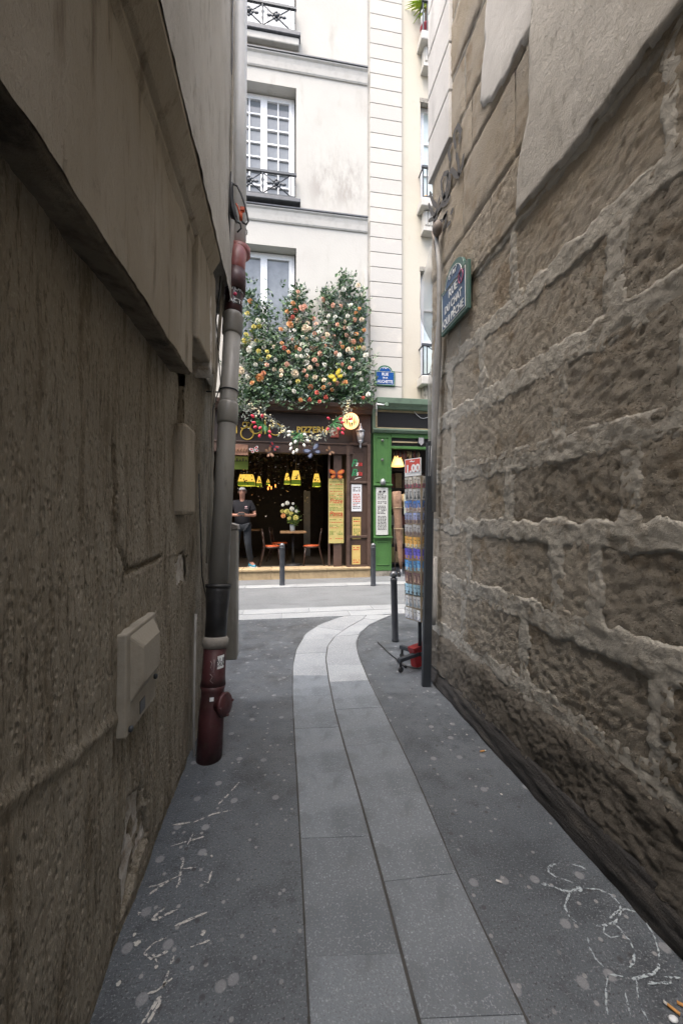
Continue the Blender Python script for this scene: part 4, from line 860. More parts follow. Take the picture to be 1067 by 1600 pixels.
pipe_sticker('sticker', 'tiny white paper tag on the maroon pipe above its foot', 1081, 1087, -12, 5, .0745, [PAPER], [])
mb = MB(); q = [PP(v)+Vector((.0,-.0,0)) for v in range(1022, 1066, 6)]
def scr(v, a, r=.0695): p = PP(v); return p+Vector((math.sin(R(a)+.2)*r, -math.cos(R(a)+.2)*r, 0))
for s in ([(1026,-22),(1030,-14),(1036,-20),(1040,-12)],[(1024,-4),(1034,-2),(1044,-6)],[(1046,-20),(1050,-8),(1056,-18),(1060,-4)]): mb.tube([scr(v, a) for v, a in s], .002, 4)
obj('white_scribble', mb, flat('faint_white_pen', (.30,.24,.23), .8), pipe)
# thin conduits and telephone wires beside the pipe
CREAM = plain('cream_conduit', (.30,.275,.225), .7); BWIRE = flat('black_cable', (.012,.012,.013), .5)
t = thing('cable_run', 'thin pale conduits and black wires running up beside the downpipe', 'cables', (-.45,2.5,.9))
def wl_(px, Xs, r, mat, name='conduit'):
    pts = [onX(u, v, x) for (u, v), x in zip(px, Xs)]; mb = MB(); mb.tube(pts, r, 6); return obj(name, mb, mat, t)
wl_([(327,905),(330,760),(335,620),(345,500),(353,410),(361,250),(365,60),(366,-60)], [-.46,-.455,-.44,-.41,-.385,-.335,-.33,-.33], .009, CREAM)
wl_([(323,880),(327,740),(332,610),(343,495),(350,425),(357,360)], [-.47,-.46,-.445,-.415,-.39,-.36], .006, CREAM)
wl_([(311,740),(316,900),(327,960),(330,975)], [-.49,-.48,-.46,-.46], .004, BWIRE, 'wire')
wl_([(346,420),(338,500),(345,600),(333,640),(330,700)], [-.40,-.42,-.42,-.44,-.45], .004, BWIRE, 'wire'); wl_([(364,-40),(363,100),(362,250),(358,330),(360,395)], [-.333,-.335,-.335,-.34,-.35], .005, BWIRE, 'wire')
wl_([(305,1320),(303,1120),(306,960)], [-.50,-.51,-.51], .008, plain('lead_pipe', (.3,.29,.27), .6))
# coil of black cable with orange plug
t = thing('cable_coil', 'coil of black cable with a small orange plug hung on the upper pipe', 'cable coil', onY(362, 350, 2.8)); rng = random.Random(4)
mb = MB()
for k in range(17):
    u0 = 352.5+k*.65; vt, vb = 287+rng.uniform(-2, 3), 340+rng.uniform(-10, 12); Y = 2.70+rng.uniform(-.05, .06)
    ring_ = []
    for i in range(18):
        a = 2*math.pi*i/18; ring_.append(onY(u0+math.sin(a)*1.3+max(0, -math.cos(a))*k*.5, (vt+vb)/2-math.cos(a)*(vb-vt)/2, Y+math.sin(a)*.02))
    mb.tube(ring_, .0055, 5, closed=True)
obj('coiled_cable', mb, BWIRE, t)
mb = MB(); mb.tube([onY(u, v, 2.70) for u, v in [(361,292),(365,288),(371,291),(377,303),(382,318),(386,334),(388,346),(385,351),(380,348),(377,343)]], .0065, 6); mb.tube([onY(u, v, 2.70) for u, v in [(356,325),(364,338),(370,346),(376,350),(377,357),(371,363)]], .0055, 6); obj('loose_loop', mb, BWIRE, t)
mb = MB(); mb.tube([onY(u, v, 2.69) for u, v in [(376.8,344),(376.4,338),(377.5,331)]], .011, 8); mb.box(*[f(onY(375.5,331,2.69).x) for f in (lambda x: x, lambda x: x+.03)], 2.675, 2.70, onY(377,330,2.69).z, onY(377,325,2.69).z); mb.tube([onY(u, v, 2.68) for u, v in [(369,318),(372,324),(374,332),(376,342)]], .006, 6); obj('orange_plug', mb, flat('orange_plastic', (.62,.09,.015), .4), t)
# meter box, metal corner guard
t = thing('meter_box', 'raised grey cover over a utility box low on the roughcast wall', 'utility box', onX(222, 1160, XL))
a, b = onX(199, 1155, XL+.03), onX(245, 956, XL+.03); BOXM = plain('beige_grey_metal', (.33,.30,.245), .75, wear=(.26,.232,.185), bscale=60)
mb = MB(); mb.box(XL-.02, XL+.028, a.y, b.y, a.z+.0, b.z); obj('back_plate', mb, BOXM, t, bevel=.006)
mb = MB(); y0, y1, z0, z1 = a.y+.03, b.y-.03, a.z+.10, b.z-.015; x0 = XL+.0285; x1 = XL+.058
mb.add([(x0,y0,z0),(x0,y1,z0),(x0,y1,z1),(x0,y0,z1),(x1,y0+.045,z0+.05),(x1,y1-.015,z0+.05),(x1,y1-.015,z1-.05),(x1,y0+.045,z1-.05)], [(4,5,6,7),(0,1,5,4),(1,2,6,5),(2,3,7,6),(3,0,4,7)]); obj('raised_cover', mb, BOXM, t, bevel=.008)
mb = MB(); mb.box(XL+.022, XL+.030, a.y+.12, a.y+.17, a.z+.02, a.z+.065); obj('keyhole', mb, BLK, t)
mb = MB()
for y, z in ((a.y+.025, a.z+.02), (b.y-.02, a.z+.09)): mb.lathe([(.010,0),(.011,.008),(.004,.012)], (XL+.028, y, z), 8, axis=(1,0,0))
obj('screw', mb, IRON, t)
t = thing('corner_guard', 'tall grey metal guard with a sloping cap on the left street corner', 'metal guard', (-.40,3.0,.3))
xg0, xg1 = -.52, onY(371.5, 900, 2.97).x; zt0 = onY(360, 828, 2.97).z; zb0 = onY(360, 1029, 2.97).z
mb = MB(); mb.box(xg0, xg1, 2.93, 3.06, zb0, zt0); obj('guard_body', mb, PVC, t, bevel=.01)
mb = MB(); mb.prism([(xg0,0),(xg1+.008,0),(xg1+.004,.035),(xg1-.05,.05),(xg0,.055)], (0,2.925,zt0+.002), RT, UP, .14); obj('cap', mb, COLL, t, bevel=.006)
# ---------------------------------------------------------------- right corner: conduit, plastic sheet, post, board
t = thing('corner_conduit', 'grey conduit running down the right street corner', 'conduit', (XR-.03,3.18,0))
GP = plain('grey_conduit_paint', (.30,.295,.285), .6, wear=(.22,.215,.2)); mb = MB(); pts = [onX(u, v, XR-.05) for u, v in [(681,362),(686,420),(686,500),(684,545),(681,600),(678,680),(677,800)]]
mb.tube(pts, [.018,.018,.02,.032,.034,.026,.022], 8); obj('wrapped_cable', mb, GP, t); mb = MB(); mb.tube([onX(u, v, XR-.04) for u, v in [(678,870),(677,960),(676,975)]], .028, 8); obj('lower_pipe', mb, plain('pale_pipe', (.40,.39,.37), .6), t)
mb = MB(); mb.ball(onX(683, 357, XR-.06), .05, 10, sc=(.8,1,1.2)); mb.tube([onX(u, v, XR-.06) for u, v in [(675,362),(678,378),(682,402)]], .006, 5); obj('junction_box', mb, plain('brown_box', (.16,.13,.11), .7), t)
SHEET = Mt('dusty_plastic_sheet', (.36,.36,.34), .6).var(5, (.27,.27,.255), .4, .65, (1,1,.2)).alpha(.62).done()
t = thing('plastic_sheet', 'dusty translucent plastic sheet bulging around the corner cables', 'plastic sheet', onX(680, 600, XR-.06))
prs = [(385,673,688),(430,661,690),(470,655,689),(495,656,689),(515,662,689),(535,673,688),(552,679,688),(575,672,687),(600,668,687),(640,668,684),(690,669,681)]
def sheetpt(p, q):
    i = min(len(prs)-2, int(q*(len(prs)-1))); f = q*(len(prs)-1)-i; v, l_, r2 = (prs[i][k]+(prs[i+1][k]-prs[i][k])*f for k in range(3))
    A_, B_ = onY(l_, v, 3.29), onY(r2, v, 3.29); a = math.pi*p; c = (A_+B_)/2; r_ = (B_.x-A_.x)/2
    return c+Vector((-math.cos(a)*r_, -math.sin(a)*r_*.7, 0))*(1+.14*nz((p*3,v*.015,3),2,3))
mb = MB(); mb.grid(sheetpt, 14, 40); obj('sheet', mb, SHEET, t)
POSTM = plain('black_post_paint', (.022,.027,.033), .5, wear=(.035,.04,.047))
pb = onZ(665.5, 1072); t = thing('black_post', 'black square post leaning beside the stone wall corner', 'post', pb); dp = pb.x*ST+pb.y*CT
pt = onY(672, 692, pb.y+.06); hw = .036; mb = MB()
mb.add([pb+Vector((sx*hw, sy*.02, 0)) for sx, sy in ((-1,-1),(1,-1),(1,1),(-1,1))]+[pt+Vector((sx*hw*.9, sy*.02, 0)) for sx, sy in ((-1,-1),(1,-1),(1,1),(-1,1))], [(3,2,1,0),(4,5,6,7),(0,1,5,4),(1,2,6,5),(2,3,7,6),(3,0,4,7)]); obj('shaft', mb, POSTM, t, bevel=.004)
mb = MB(); mb.tube([pb.lerp(pt, f)+Vector((-.012+s*.009,-.024,0)) for s, f in ((-1,.86),(-1,.985),(1,.985),(1,.86))], .0022, 4, closed=True); obj('white_outline', mb, PAPER, t)
a = onY(678, 880, 3.22); b = onY(678, 755, 3.22); mb = MB(); mb.box(a.x-.035, a.x+.05, 3.22, 3.245, a.z, b.z); tag(obj('wooden_board', mb, plain('red_brown_board', (.12,.06,.035), .7)), 'narrow red brown board fixed at the stone wall corner behind the post', 'board')
# ---------------------------------------------------------------- postcard column
n_ = Vector((-.854,-.52,0)); d_ = Vector((.52,-.854,0)); pf = Vector((1.140,3.452,0)); pn = pf+d_*.185; ctr = pf+d_*.0925-n_*.0925
z0r, z1r, zh = .455, 1.765, 1.925
rack = thing('bookmark_stand', 'tall revolving stand of souvenir bookmarks with a red price header on wheels', 'display stand', ctr)
FR_ = plain('cream_rack_board', (.45,.38,.27), .6)
mb = MB(); hw = .09
mb.add([ctr+d_*sx*hw+n_*sy*hw+Vector((0,0,z)) for z in (z0r-.01, z1r) for sx, sy in ((-1,-1),(1,-1),(1,1),(-1,1))], [(0,1,2,3),(7,6,5,4),(0,4,5,1),(1,5,6,2),(2,6,7,3),(3,7,4,0)]); obj('core', mb, FR_, rack, bevel=.003)
RED = flat('price_red', (.60,.08,.055), .5)
mb = MB(); mb.prism([(0,0),(.185,0),(.185,zh-z1r),(0,zh-z1r)], pf+n_*.012+Vector((0,0,z1r+.003)), d_, UP, .01); hd = obj('price_header', mb, EWH, rack)
mb = MB(); mb.prism([(.008,.035),(.177,.035),(.177,zh-z1r-.008),(.008,zh-z1r-.008)], pf+n_*.014+Vector((0,0,z1r+.003)), d_, UP, .002); obj('red_field', mb, RED, hd)
mb = MB(); mb.text('1,00', .095, pf+n_*.016+d_*.095+Vector((0,0,z1r+.068)), d_, UP, width=.15, bold=.004); obj('price', mb, EWH, hd)
mb = MB(); mb.ribbon([pf+n_*.016+d_*x+Vector((0,0,z1r+.135+y)) for x, y in ((.06,0),(.08,.006),(.10,-.003),(.12,.002))], .012, n_); obj('scrawl', mb, EWH, hd)
rows_ = [((.55,.50,.42),(.10,.09,.08),(.35,.07,.12)), ((.42,.43,.42),(.06,.07,.07),(.5,.5,.48)), ((.05,.16,.45),(.30,.20,.15),(.5,.45,.4)), ((.25,.30,.5),(.12,.09,.09),(.3,.22,.18)), ((.55,.58,.66),(.18,.13,.11),(.35,.28,.24)),
  ((.62,.28,.05),(.55,.35,.12),(.6,.5,.38)), ((.08,.07,.42),(.15,.12,.5),(.5,.28,.1)), ((.06,.22,.5),(.2,.4,.62),(.35,.28,.22)), ((.11,.06,.06),(.35,.25,.18),(.16,.08,.08)), ((.25,.42,.72),(.3,.45,.7),(.05,.09,.12)), ((.55,.60,.66),(.25,.3,.33),(.5,.53,.58)), ((.52,.55,.60),(.62,.64,.66),(.4,.43,.5))]
rng = random.Random(8); rh = (z1r-z0r)/len(rows_)
def card(o, dd, uu, w_, h, cols, par, idx):
    nn = dd.cross(uu)
    ms = [flat('card_print_%d' % (i), c, .35) for i, c in enumerate(cols)]; return ms
def cardmat(c):
    q = Mt('bookmark_print', tuple(min(.75, x*1.35+.02) for x in c), .35); q.obrand(.35).var(60, tuple(min(.7, x*1.6+.05) for x in c), .52, .6).var(45, tuple(x*.3 for x in c), .55, .65); return q.done()
cmats = [[cardmat(c) for c in row_] for row_ in rows_]
ob0 = {}
for fi, (fo, fd, fn_) in enumerate(((pf, d_, n_), (ctr*2-pf-d_*0-Vector((0,0,0)), -d_, -n_), (pf-n_*.185, n_, -d_), (pn, -n_, d_))):
    if fi == 1: fo = pf+d_*.185-n_*.185
    for ri in range(len(rows_)):
        zt_r = z1r-ri*rh
        for k in range(4):
            w_ = .185/4; key = (fi, ri); o_ = fo+fn_*(.004+.004*(k % 2))+fd*(k*w_+.004)+Vector((0,0,zt_r-rh+.004))
            if key not in ob0:
                mb = MB(); H = rh-.008; W = w_-.009; u_ = (UP[0], UP[1], UP[2]); u_ = (Vector(UP)+fn_*.10).normalized()
                mb.prism([(0,0),(W,0),(W,H*.36),(0,H*.36)], o_, fd, u_, .002, 2); mb.prism([(0,H*.36),(W,H*.36),(W,H),(0,H)], o_, fd, u_, .002, 0)
                q = o_+fd.cross(u_)*.001
                mb.prism([(W*.1,H*.1),(W*.9,H*.1),(W*.62,H*.42),(W*.56,H*.8),(W*.44,H*.8),(W*.36,H*.42)], q, fd, u_, .001, 1); ob0[key] = obj('bookmark', mb, cmats[ri], rack, base=o_)
            else:
                c_ = ob0[key].copy(); C.objects.link(c_); c_.location = o_-ORG[rack.name]+Vector((0,0,rng.uniform(-.006,.004)))
mb = MB(); mb.tube([ctr+Vector((0,0,.12)), ctr+Vector((0,0,z0r))], .018, 10); obj('pole', mb, POSTM, rack)
for k in range(4):
    a = R(205+k*90); d2 = Vector((math.cos(a), math.sin(a), 0)); s2 = Vector((-d2.y, d2.x, 0)); e_ = ctr+d2*.26
    mb = MB(); mb.add([ctr+s2*sx*.02+Vector((0,0,z)) for z in (.11,.145) for sx in (-1,1)]+[e_+s2*sx*.02+Vector((0,0,z)) for z in (.095,.13) for sx in (-1,1)], [(0,1,3,2),(4,6,7,5),(0,4,5,1),(2,3,7,6),(0,2,6,4),(1,5,7,3)]); lg = obj('leg', mb, POSTM, rack, bevel=.004)
    mb = MB(); mb.tube([e_-d2*.02+Vector((0,0,.10)), e_-d2*.02+Vector((0,0,.05))], .012, 8); mb.lathe([(.024,-.01),(.026,0),(.024,.01)], e_-d2*.02+Vector((0,0,.027)), 12, axis=s2); obj('caster', mb, RUBBER, lg)
t = thing('red_box', 'small tilted red metal box at the foot of the bookmark stand', 'box', onZ(663, 1036)); c = onZ(660, 1042)+Vector((-.005,.03,.0)); mb = MB()
rot = Matrix.Rotation(R(-8), 3, 'Y') @ Matrix.Rotation(R(20), 3, 'Z'); mb.box(-.085, .085, -.04, .04, .012, .19); mb.v = [rot @ p+c for p in mb.v]; obj('box_body', mb, plain('red_paint', (.28,.012,.014), .45, wear=(.16,.01,.012)), t, bevel=.006)
mb = MB(); mb.box(-.091, .091, -.046, .046, .16, .198); mb.v = [rot @ p+c for p in mb.v]; obj('lid', mb, plain('dark_red_paint', (.18,.01,.012), .45), t, bevel=.004)
mb = MB(); mb.tube([onZ(u, v, .012) for u, v in [(590,1003),(603,1016),(612,1024),(620,1030),(627,1036),(634,1041),(650,1044),(668,1045)]], .006, 6); mb.tube([onZ(u, v, .016) for u, v in [(621,1032),(634,1042)]], .013, 6); tag(obj('ground_cable', mb, RUBBER), 'black cable lying on the pavement near the bookmark stand', 'cable')
# ---------------------------------------------------------------- bollards
BOLM = plain('dark_bollard_paint', (.030,.034,.042), .42, wear=(.05,.055,.062))
def bollard(u, v, h, r, label, ball):
    p = onZ(u, v); t = thing('bollard', label, 'bollard', p, 'bollards along the street'); tilt = Vector((-.02 if u > 600 else 0, 0, 0))
    mb = MB(); mb.lathe([(r*1.12,0),(r*1.12,.02),(r,.03),(r,h-.11),(r*1.08,h-.10),(r*1.08,h-.085),(r*.7,h-.075)], p, 16); mb.v = [q+tilt*(q.z/h) for q in mb.v]; obj('shaft', mb, BOLM, t)
    mb = MB(); mb.ball(p+Vector((0,0,h-r*1.05))+tilt, r*(1.12 if ball else 1.0), 16); obj('ball_head', mb, plain('worn_steel_head', (.16,.165,.175), .35, .6, wear=(.07,.07,.075)), t)
bollard(617.5, 1002, .785, .037, 'near dark bollard with a round steel head beside the bookmark stand', True)
bollard(441, 915.5, .86, .052, 'dark bollard in front of the restaurant table', False)
bollard(583, 915.5, .86, .050, 'dark bollard in front of the green pilaster', False)
# ---------------------------------------------------------------- paint and chalk marks, litter
def chalk(n, c):
    q = Mt(n, c, .95).world(); q.mix(q.ramp(q.noise(90, 4, .8), .48, .60), (.09,.10,.115)); return q.done()
CHALKW = chalk('white_road_paint', (.46,.45,.42)); CHALKB = chalk('pale_blue_chalk', (.36,.41,.43))
def marks(strokes, sx, ox, sy, oy, wd, mat, name, seed, dash):
    mb = MB(); rng = random.Random(seed)
    for s in strokes:
        pts = [onZ(x/sx+ox, y/sy+oy, .0022) for x, y in s]; q = []
        for i in range(len(pts)-1):
            L = (pts[i+1]-pts[i]).length; n = max(2, int(L/.007))
            for k in range(n): q.append(pts[i].lerp(pts[i+1], k/n)+Vector((rng.uniform(-.0008,.0008), rng.uniform(-.0008,.0008), 0)))
        q.append(pts[-1])
        i = 0
        while i < len(q)-2:
            L = rng.randint(7, 22) if dash else len(q); mb.ribbon(q[i:i+L], wd*rng.uniform(.7, 1.3), (0,0,1), jit=.5); i += L+(rng.randint(0, 2) if dash else 0)
    return obj(name, mb, mat, ground)
LS = [[(505,1600),(540,1550),(570,1500)],[(528,1595),(570,1525),(574,1500)],[(580,1475),(600,1420),(606,1400)],[(610,1385),(622,1355)],[(528,1490),(560,1482),(635,1420)],[(515,1345),(540,1368),(600,1340)],[(520,1340),(550,1310),(597,1290)],[(545,1345),(562,1378)],[(540,1225),(560,1225),(635,1190)],[(545,1220),(570,1200),(590,1185)],[(530,1140),(570,1110),(615,1080)],[(530,1110),(560,1105),(640,1070)],[(630,1112),(640,1100),(645,1060),(657,1010)],[(610,965),(660,950),(730,930)],[(670,960),(690,920)],[(610,890),(680,880)],[(690,880),(760,850),(830,835)],[(780,815),(820,775),(855,735)],[(730,1090),(745,1095),(755,1060),(765,1040)],[(625,1250),(680,1225),(740,1200)],[(680,1325),(750,1300)],[(650,1045),(700,1040)]]
marks(LS, 2.285, 0, 2.285, 900, .0062, CHALKW, 'paint_scribble', 3, True)
RS = [[(545,525),(515,535),(515,555),(540,575),(615,600)],[(610,525),(650,535),(672,550)],[(487,606),(530,615),(570,632),(605,637),(640,622),(720,628),(770,650),(805,685),(812,720),(790,760),(745,775),(710,778)],[(605,637),(590,670),(583,700),(600,740),(632,765)],[(765,745),(800,715),(830,708),(870,720),(900,745)],[(745,775),(740,805),(770,825),(805,820),(818,800),(790,772),(765,765)],[(818,805),(850,840),(868,890),(860,930),(838,960)],[(915,765),(950,825),(968,890),(965,950),(940,975),(875,992),(838,1000)],[(675,825),(685,870),(710,915),(740,945)],[(760,975),(750,1030),(750,1100),(765,1170)],[(875,1000),(880,1060),(900,1120),(922,1165)],[(990,987),(1067,990)],[(920,1013),(1020,1010)],[(765,975),(820,985)],[(828,1050),(850,1140)]]
marks(RS, 2.622, 660, 2.622, 1150, .0055, CHALKB, 'chalk_drawing', 5, True)
mb = MB(); rng = random.Random(6)
for x, y, r_ in [(640,626,.012),(500,606,.006)]: 
    p = onZ(x/2.622+660, y/2.622+1150, .0036); mb.add([p+Vector((math.cos(a)*r_*rng.uniform(.6,1.2), math.sin(a)*r_, 0)) for a in (2*math.pi*i/9 for i in range(9))], [tuple(range(9))])
obj('chalk_blot', mb, CHALKB, ground)
mb = MB()
for x, y, r_ in [(490,1310,.011),(725,1275,.010),(425,1455,.008),(498,1205,.006),(480,1280,.007),(560,1395,.006),(756,1000,.006)]:
    p = onZ(x/2.285, y/2.285+900, .0036); mb.add([p+Vector((math.cos(a)*r_*rng.uniform(.5,1.3), math.sin(a)*r_*rng.uniform(.7,1.2), 0)) for a in (2*math.pi*i/9 for i in range(9))], [tuple(range(9))])
obj('paint_spot', mb, CHALKW, ground)
BUTT = flat('cigarette_paper', (.55,.53,.5), .8); FILT = flat('filter_orange', (.55,.28,.09), .8)
def butt(u, v, ang, label, L=.028):
    p = onZ(u, v, .006); d = Vector((math.cos(R(ang)), math.sin(R(ang)), 0)); t = thing('cigarette_butt', label, 'litter', p, 'cigarette butts on the ground'); mb = MB(); mb.tube([p, p+d*L], .0042, 7); obj('filter', mb, FILT, t); mb = MB(); mb.tube([p+d*(L+.0005), p+d*(L+.009)], .004, 7); obj('paper_end', mb, BUTT, t)
butt(1062, 1585, 120, 'upright orange cigarette butt at the bottom right beside another'); butt(1057, 1566, -40, 'slanted orange cigarette butt behind the pair at bottom right'); butt(750, 1174, 5, 'lone pale orange cigarette butt near the stone wall foot')
mb = MB(); 
p = onZ(1051, 1592, .004); mb.ball(p, .012, 8, sc=(1.2,.8,.4)); tag(obj('paper_scrap', mb, PAPER), 'white paper scrap beside the cigarette butts at bottom right', 'litter')
rng = random.Random(12)
for u, v, lb in ((779,1377,'white gum strip on the asphalt right of the granite slabs'), (729,1148,'crumpled white scrap near the stone wall foot'), (668,1080,'white paper crumb beside the black post foot'), (783,1241,'white scrap in the middle of the right asphalt')):
    p = onZ(u, v, .004); a = R(-35 if u == 779 else rng.uniform(0,180)); d = Vector((math.cos(a), math.sin(a), 0)); L = .022 if u == 779 else .010; s = Vector((-d.y, d.x, 0))*.004; mb = MB(); mb.add([p-d*L/2-s, p+d*L/2-s*.8, p+d*L/2+s, p-d*L/2+s*.9]+[q+Vector((0,0,.002)) for q in (p-d*L/2-s*.8, p+d*L/2-s*.6, p+d*L/2+s*.8, p-d*L/2+s*.7)], [(3,2,1,0),(4,5,6,7),(0,1,5,4),(1,2,6,5),(2,3,7,6),(3,0,4,7)]); tag(obj('paper_scrap', mb, BUTT), lb, 'litter')
# ---------------------------------------------------------------- restaurant furniture
CW = plain('dark_bentwood', (.045,.022,.014), .4, wear=(.028,.015,.011)); ORS = plain('orange_red_seat', (.46,.085,.022), .5, wear=(.34,.055,.016)); TOPW = plain('oak_table_top', (.26,.15,.07), .45, wear=(.18,.10,.05)); BLKM = flat('black_iron', (.015,.015,.017), .5)
FZ0 = ZST
def chair(p, ang, label):
    t = thing('cafe_chair', label, 'chair', p, 'cafe chairs in the restaurant'); t.rotation_euler = (0,0,0)
    rot = Matrix.Rotation(ang, 3, 'Z')
    def add(name, mb, mat, bevel=0): mb.v = [rot @ q+p for q in mb.v]; return obj(name, mb, mat, t, bevel=bevel)
    mb = MB(); mb.lathe([(.02,.44),(.185,.44),(.20,.452),(.195,.47),(.14,.478),(.02,.475)], (0,0,0), 20); add('seat', mb, ORS)
    mb = MB(); mb.tube([Vector((math.cos(a)*.195, math.sin(a)*.195, .435)) for a in (2*math.pi*i/20 for i in range(20))], .016, 6, closed=True); add('seat_frame', mb, CW)
    for sx in (-1, 1):
        mb = MB(); mb.tube([(sx*.13,-.13,.44),(sx*.15,-.16,.2),(sx*.165,-.18,0)], [.016,.015,.012], 7); add('leg', mb, CW)
        mb = MB(); mb.tube([(sx*.19,.30,0),(sx*.165,.22,.25),(sx*.155,.18,.45),(sx*.165,.20,.65),(sx*.17,.235,.84)], [.013,.015,.016,.014,.013], 7); add('leg', mb, CW)
    mb = MB(); mb.box(-.185,.185,.222,.245,.79,.86); add('back_rail', mb, CW, .008)
    mb = MB(); mb.tube([(-.15,.19,.47),(-.02,.21,.62),(.02,.215,.66),(.155,.235,.80)], .010, 6); mb.tube([(.15,.186,.47),(.02,.205,.62),(-.02,.21,.66),(-.155,.232,.80)], .010, 6); add('cross_back', mb, CW)
    mb = MB(); mb.tube([(-.14,-.14,.30),(-.10,-.16,.38),(0,-.165,.41),(.10,-.16,.38),(.14,-.14,.30)], .009, 6); add('stretcher', mb, CW)
    return t
def IN(u, v, Y): p = onY(u, v, Y); return p
chair(Vector((FX(425,9.05), 9.05, FZ0)), R(97), 'dark bentwood chair with orange red seat left of the bouquet table')
chair(Vector((FX(487,9.05), 9.05, FZ0)), R(-97), 'dark bentwood chair with orange red seat right of the bouquet table')
chair(Vector((FX(437,9.95), 9.95, FZ0)), R(80), 'half hidden chair in the dark behind the bouquet table')
t = thing('bistro_table', 'square oak topped pedestal table in the doorway', 'table', Vector((FX(458,9.15), 9.15, FZ0))); xc_ = FX(458,9.15); 
mb = MB(); mb.box(xc_-.30, xc_+.30, 8.88, 9.45, FZ0+.755, FZ0+.80); obj('table_top', mb, TOPW, t, bevel=.005)
mb = MB(); mb.lathe([(.032,.03),(.032,.755)], (xc_, 9.15, FZ0), 12); obj('pedestal', mb, BLKM, t)
mb = MB(); mb.lathe([(.22,0),(.22,.015),(.06,.035),(.04,.05)], (xc_, 9.15, FZ0), 20); obj('foot_plate', mb, BLKM, t)
t = thing('bistro_table', 'dark second table deeper in the restaurant', 'table', Vector((-.9, 11, FZ0)))
mb = MB(); mb.box(-1.2, -.6, 10.7, 11.3, FZ0+.74, FZ0+.78); obj('table_top', mb, TOPW, t); mb = MB(); mb.lathe([(.2,0),(.2,.02),(.03,.04),(.03,.74)], (-.9, 11, FZ0), 12); obj('pedestal', mb, BLKM, t)
# ---------------------------------------------------------------- leaves and roses
def leafmat(name, cols, rough=.5): return Mt(name, cols[0], rough, 0, .4).island(cols).done()
LEAF_D = leafmat('dark_rose_leaf', [(.045,.105,.040),(.08,.155,.06),(.13,.21,.10),(.055,.12,.06),(.19,.25,.15)]); LEAF_G = leafmat('grey_eucalyptus_leaf', [(.13,.19,.15),(.20,.26,.21),(.28,.33,.28),(.09,.16,.13)]); LEAF_F = leafmat('frosted_leaf', [(.20,.24,.20),(.32,.34,.30),(.13,.18,.13),(.40,.40,.36)]); LEAF_Y = leafmat('light_leaf', [(.10,.18,.03),(.16,.22,.04),(.08,.15,.04)])
STEM = plain('woody_stem', (.07,.055,.035), .9)
def leaf(mb, p, d, L, W, rng):
    d = d.normalized(); s = d.cross(Vector((rng.uniform(-1,1), rng.uniform(-1,1), rng.uniform(-1,1))))
    if s.length < .05: s = d.orthogonal()
    s.normalize(); n = d.cross(s); b = len(mb.v); m_ = p+d*L*.5
    mb.v += [p, m_+s*W*.5+n*W*.18, p+d*L-n*L*.08, m_-s*W*.5+n*W*.18]; mb.f += [(b, b+1, b+2), (b, b+2, b+3)]; mb.m += [0, 0]; mb.sm += [False, False]
rng = random.Random(21)
climber = thing('climbing_roses', 'thick climbing rose display with peach white and red flowers above the pizzeria', 'climbing plant', (.3, YF-.2, ZC1))
def blob(mb, u, v, ru, rv, n, Ya, Yb, Lr=(.055,.115), wr=.58):
    for _ in range(n):
        a = rng.uniform(0, 6.283); r_ = math.sqrt(rng.random()); r_ = r_*(1+.6*rng.gauss(0, .5)); Y = rng.uniform(Ya, Yb); p = onY(u+math.cos(a)*ru*r_, v+math.sin(a)*rv*r_, Y); L = rng.uniform(*Lr)
        if rng.random() < .75:   # compound sprig of five
            d0 = Vector((rng.uniform(-1,1), rng.uniform(-1,.2), rng.uniform(-.7,1))).normalized(); s0 = d0.orthogonal().normalized()
            for k in range(5):
                q = p+d0*(k//2)*L*.55; dd = d0 if k == 4 else (d0*.5+s0*(1 if k % 2 else -1)*.9); leaf(mb, q, dd, L, L*wr, rng)
        else: leaf(mb, p, Vector((rng.uniform(-1,1), rng.uniform(-1,.3), rng.uniform(-1,1))), L, L*wr, rng)
BL = [(405,505,26,50,190),(392,470,12,26,50),(400,570,32,42,260),(440,590,45,34,330),(470,520,24,44,210),(466,468,13,20,50),(463,455,6,12,16),(490,560,38,42,280),(520,500,18,38,120),(515,462,18,14,50),(505,455,6,9,12),(545,520,24,58,270),(536,450,14,20,60),(545,437,12,9,22),(564,485,9,26,60),(560,580,22,42,180),(500,605,60,24,320),(390,615,22,18,120),(566,615,16,18,80),(530,590,26,30,120),(440,615,40,16,160),(400,630,22,10,70),(480,629,24,9,60),(545,626,30,9,70),(372,630,8,22,60),(455,490,16,30,70),(427,540,20,30,120)]
md = MB(); mg = MB()
for u, v, ru, rv, n in BL:
    back = v > 540; blob(md, u, v, ru, rv, int(n*.70), 8.28 if back else 8.42, 8.72); blob(mg, u, v, ru, rv, int(n*.42), 8.25 if back else 8.4, 8.65, (.05,.09), .5)
o = obj('rose_leaves', md, LEAF_D, climber, kind='stuff'); o = obj('eucalyptus_leaves', mg, LEAF_G, climber, kind='stuff')
my = MB(); blob(my, 397, 520, 20, 40, 30, 8.3, 8.5, (.04,.07)); blob(my, 375, 610, 6, 30, 24, 8.3, 8.5, (.04,.07)); blob(my, 520, 590, 30, 20, 24, 8.2, 8.4, (.04,.07)); obj('light_leaves', my, LEAF_Y, climber, kind='stuff')
mb = MB()
for px in ([(400,630),(398,560),(402,500),(392,462)],[(470,620),(476,560),(466,500),(464,452)],[(530,620),(540,540),(548,470),(545,432)],[(560,620),(562,540),(565,470)],[(505,600),(512,520),(505,455)],[(455,620),(420,580),(395,530)],[(500,610),(540,580),(556,520)]):
    mb.tube([onY(u, v, 8.66) for u, v in px], [.02,.014,.009,.004][:len(px)], 5)
obj('stems', mb, STEM, climber)
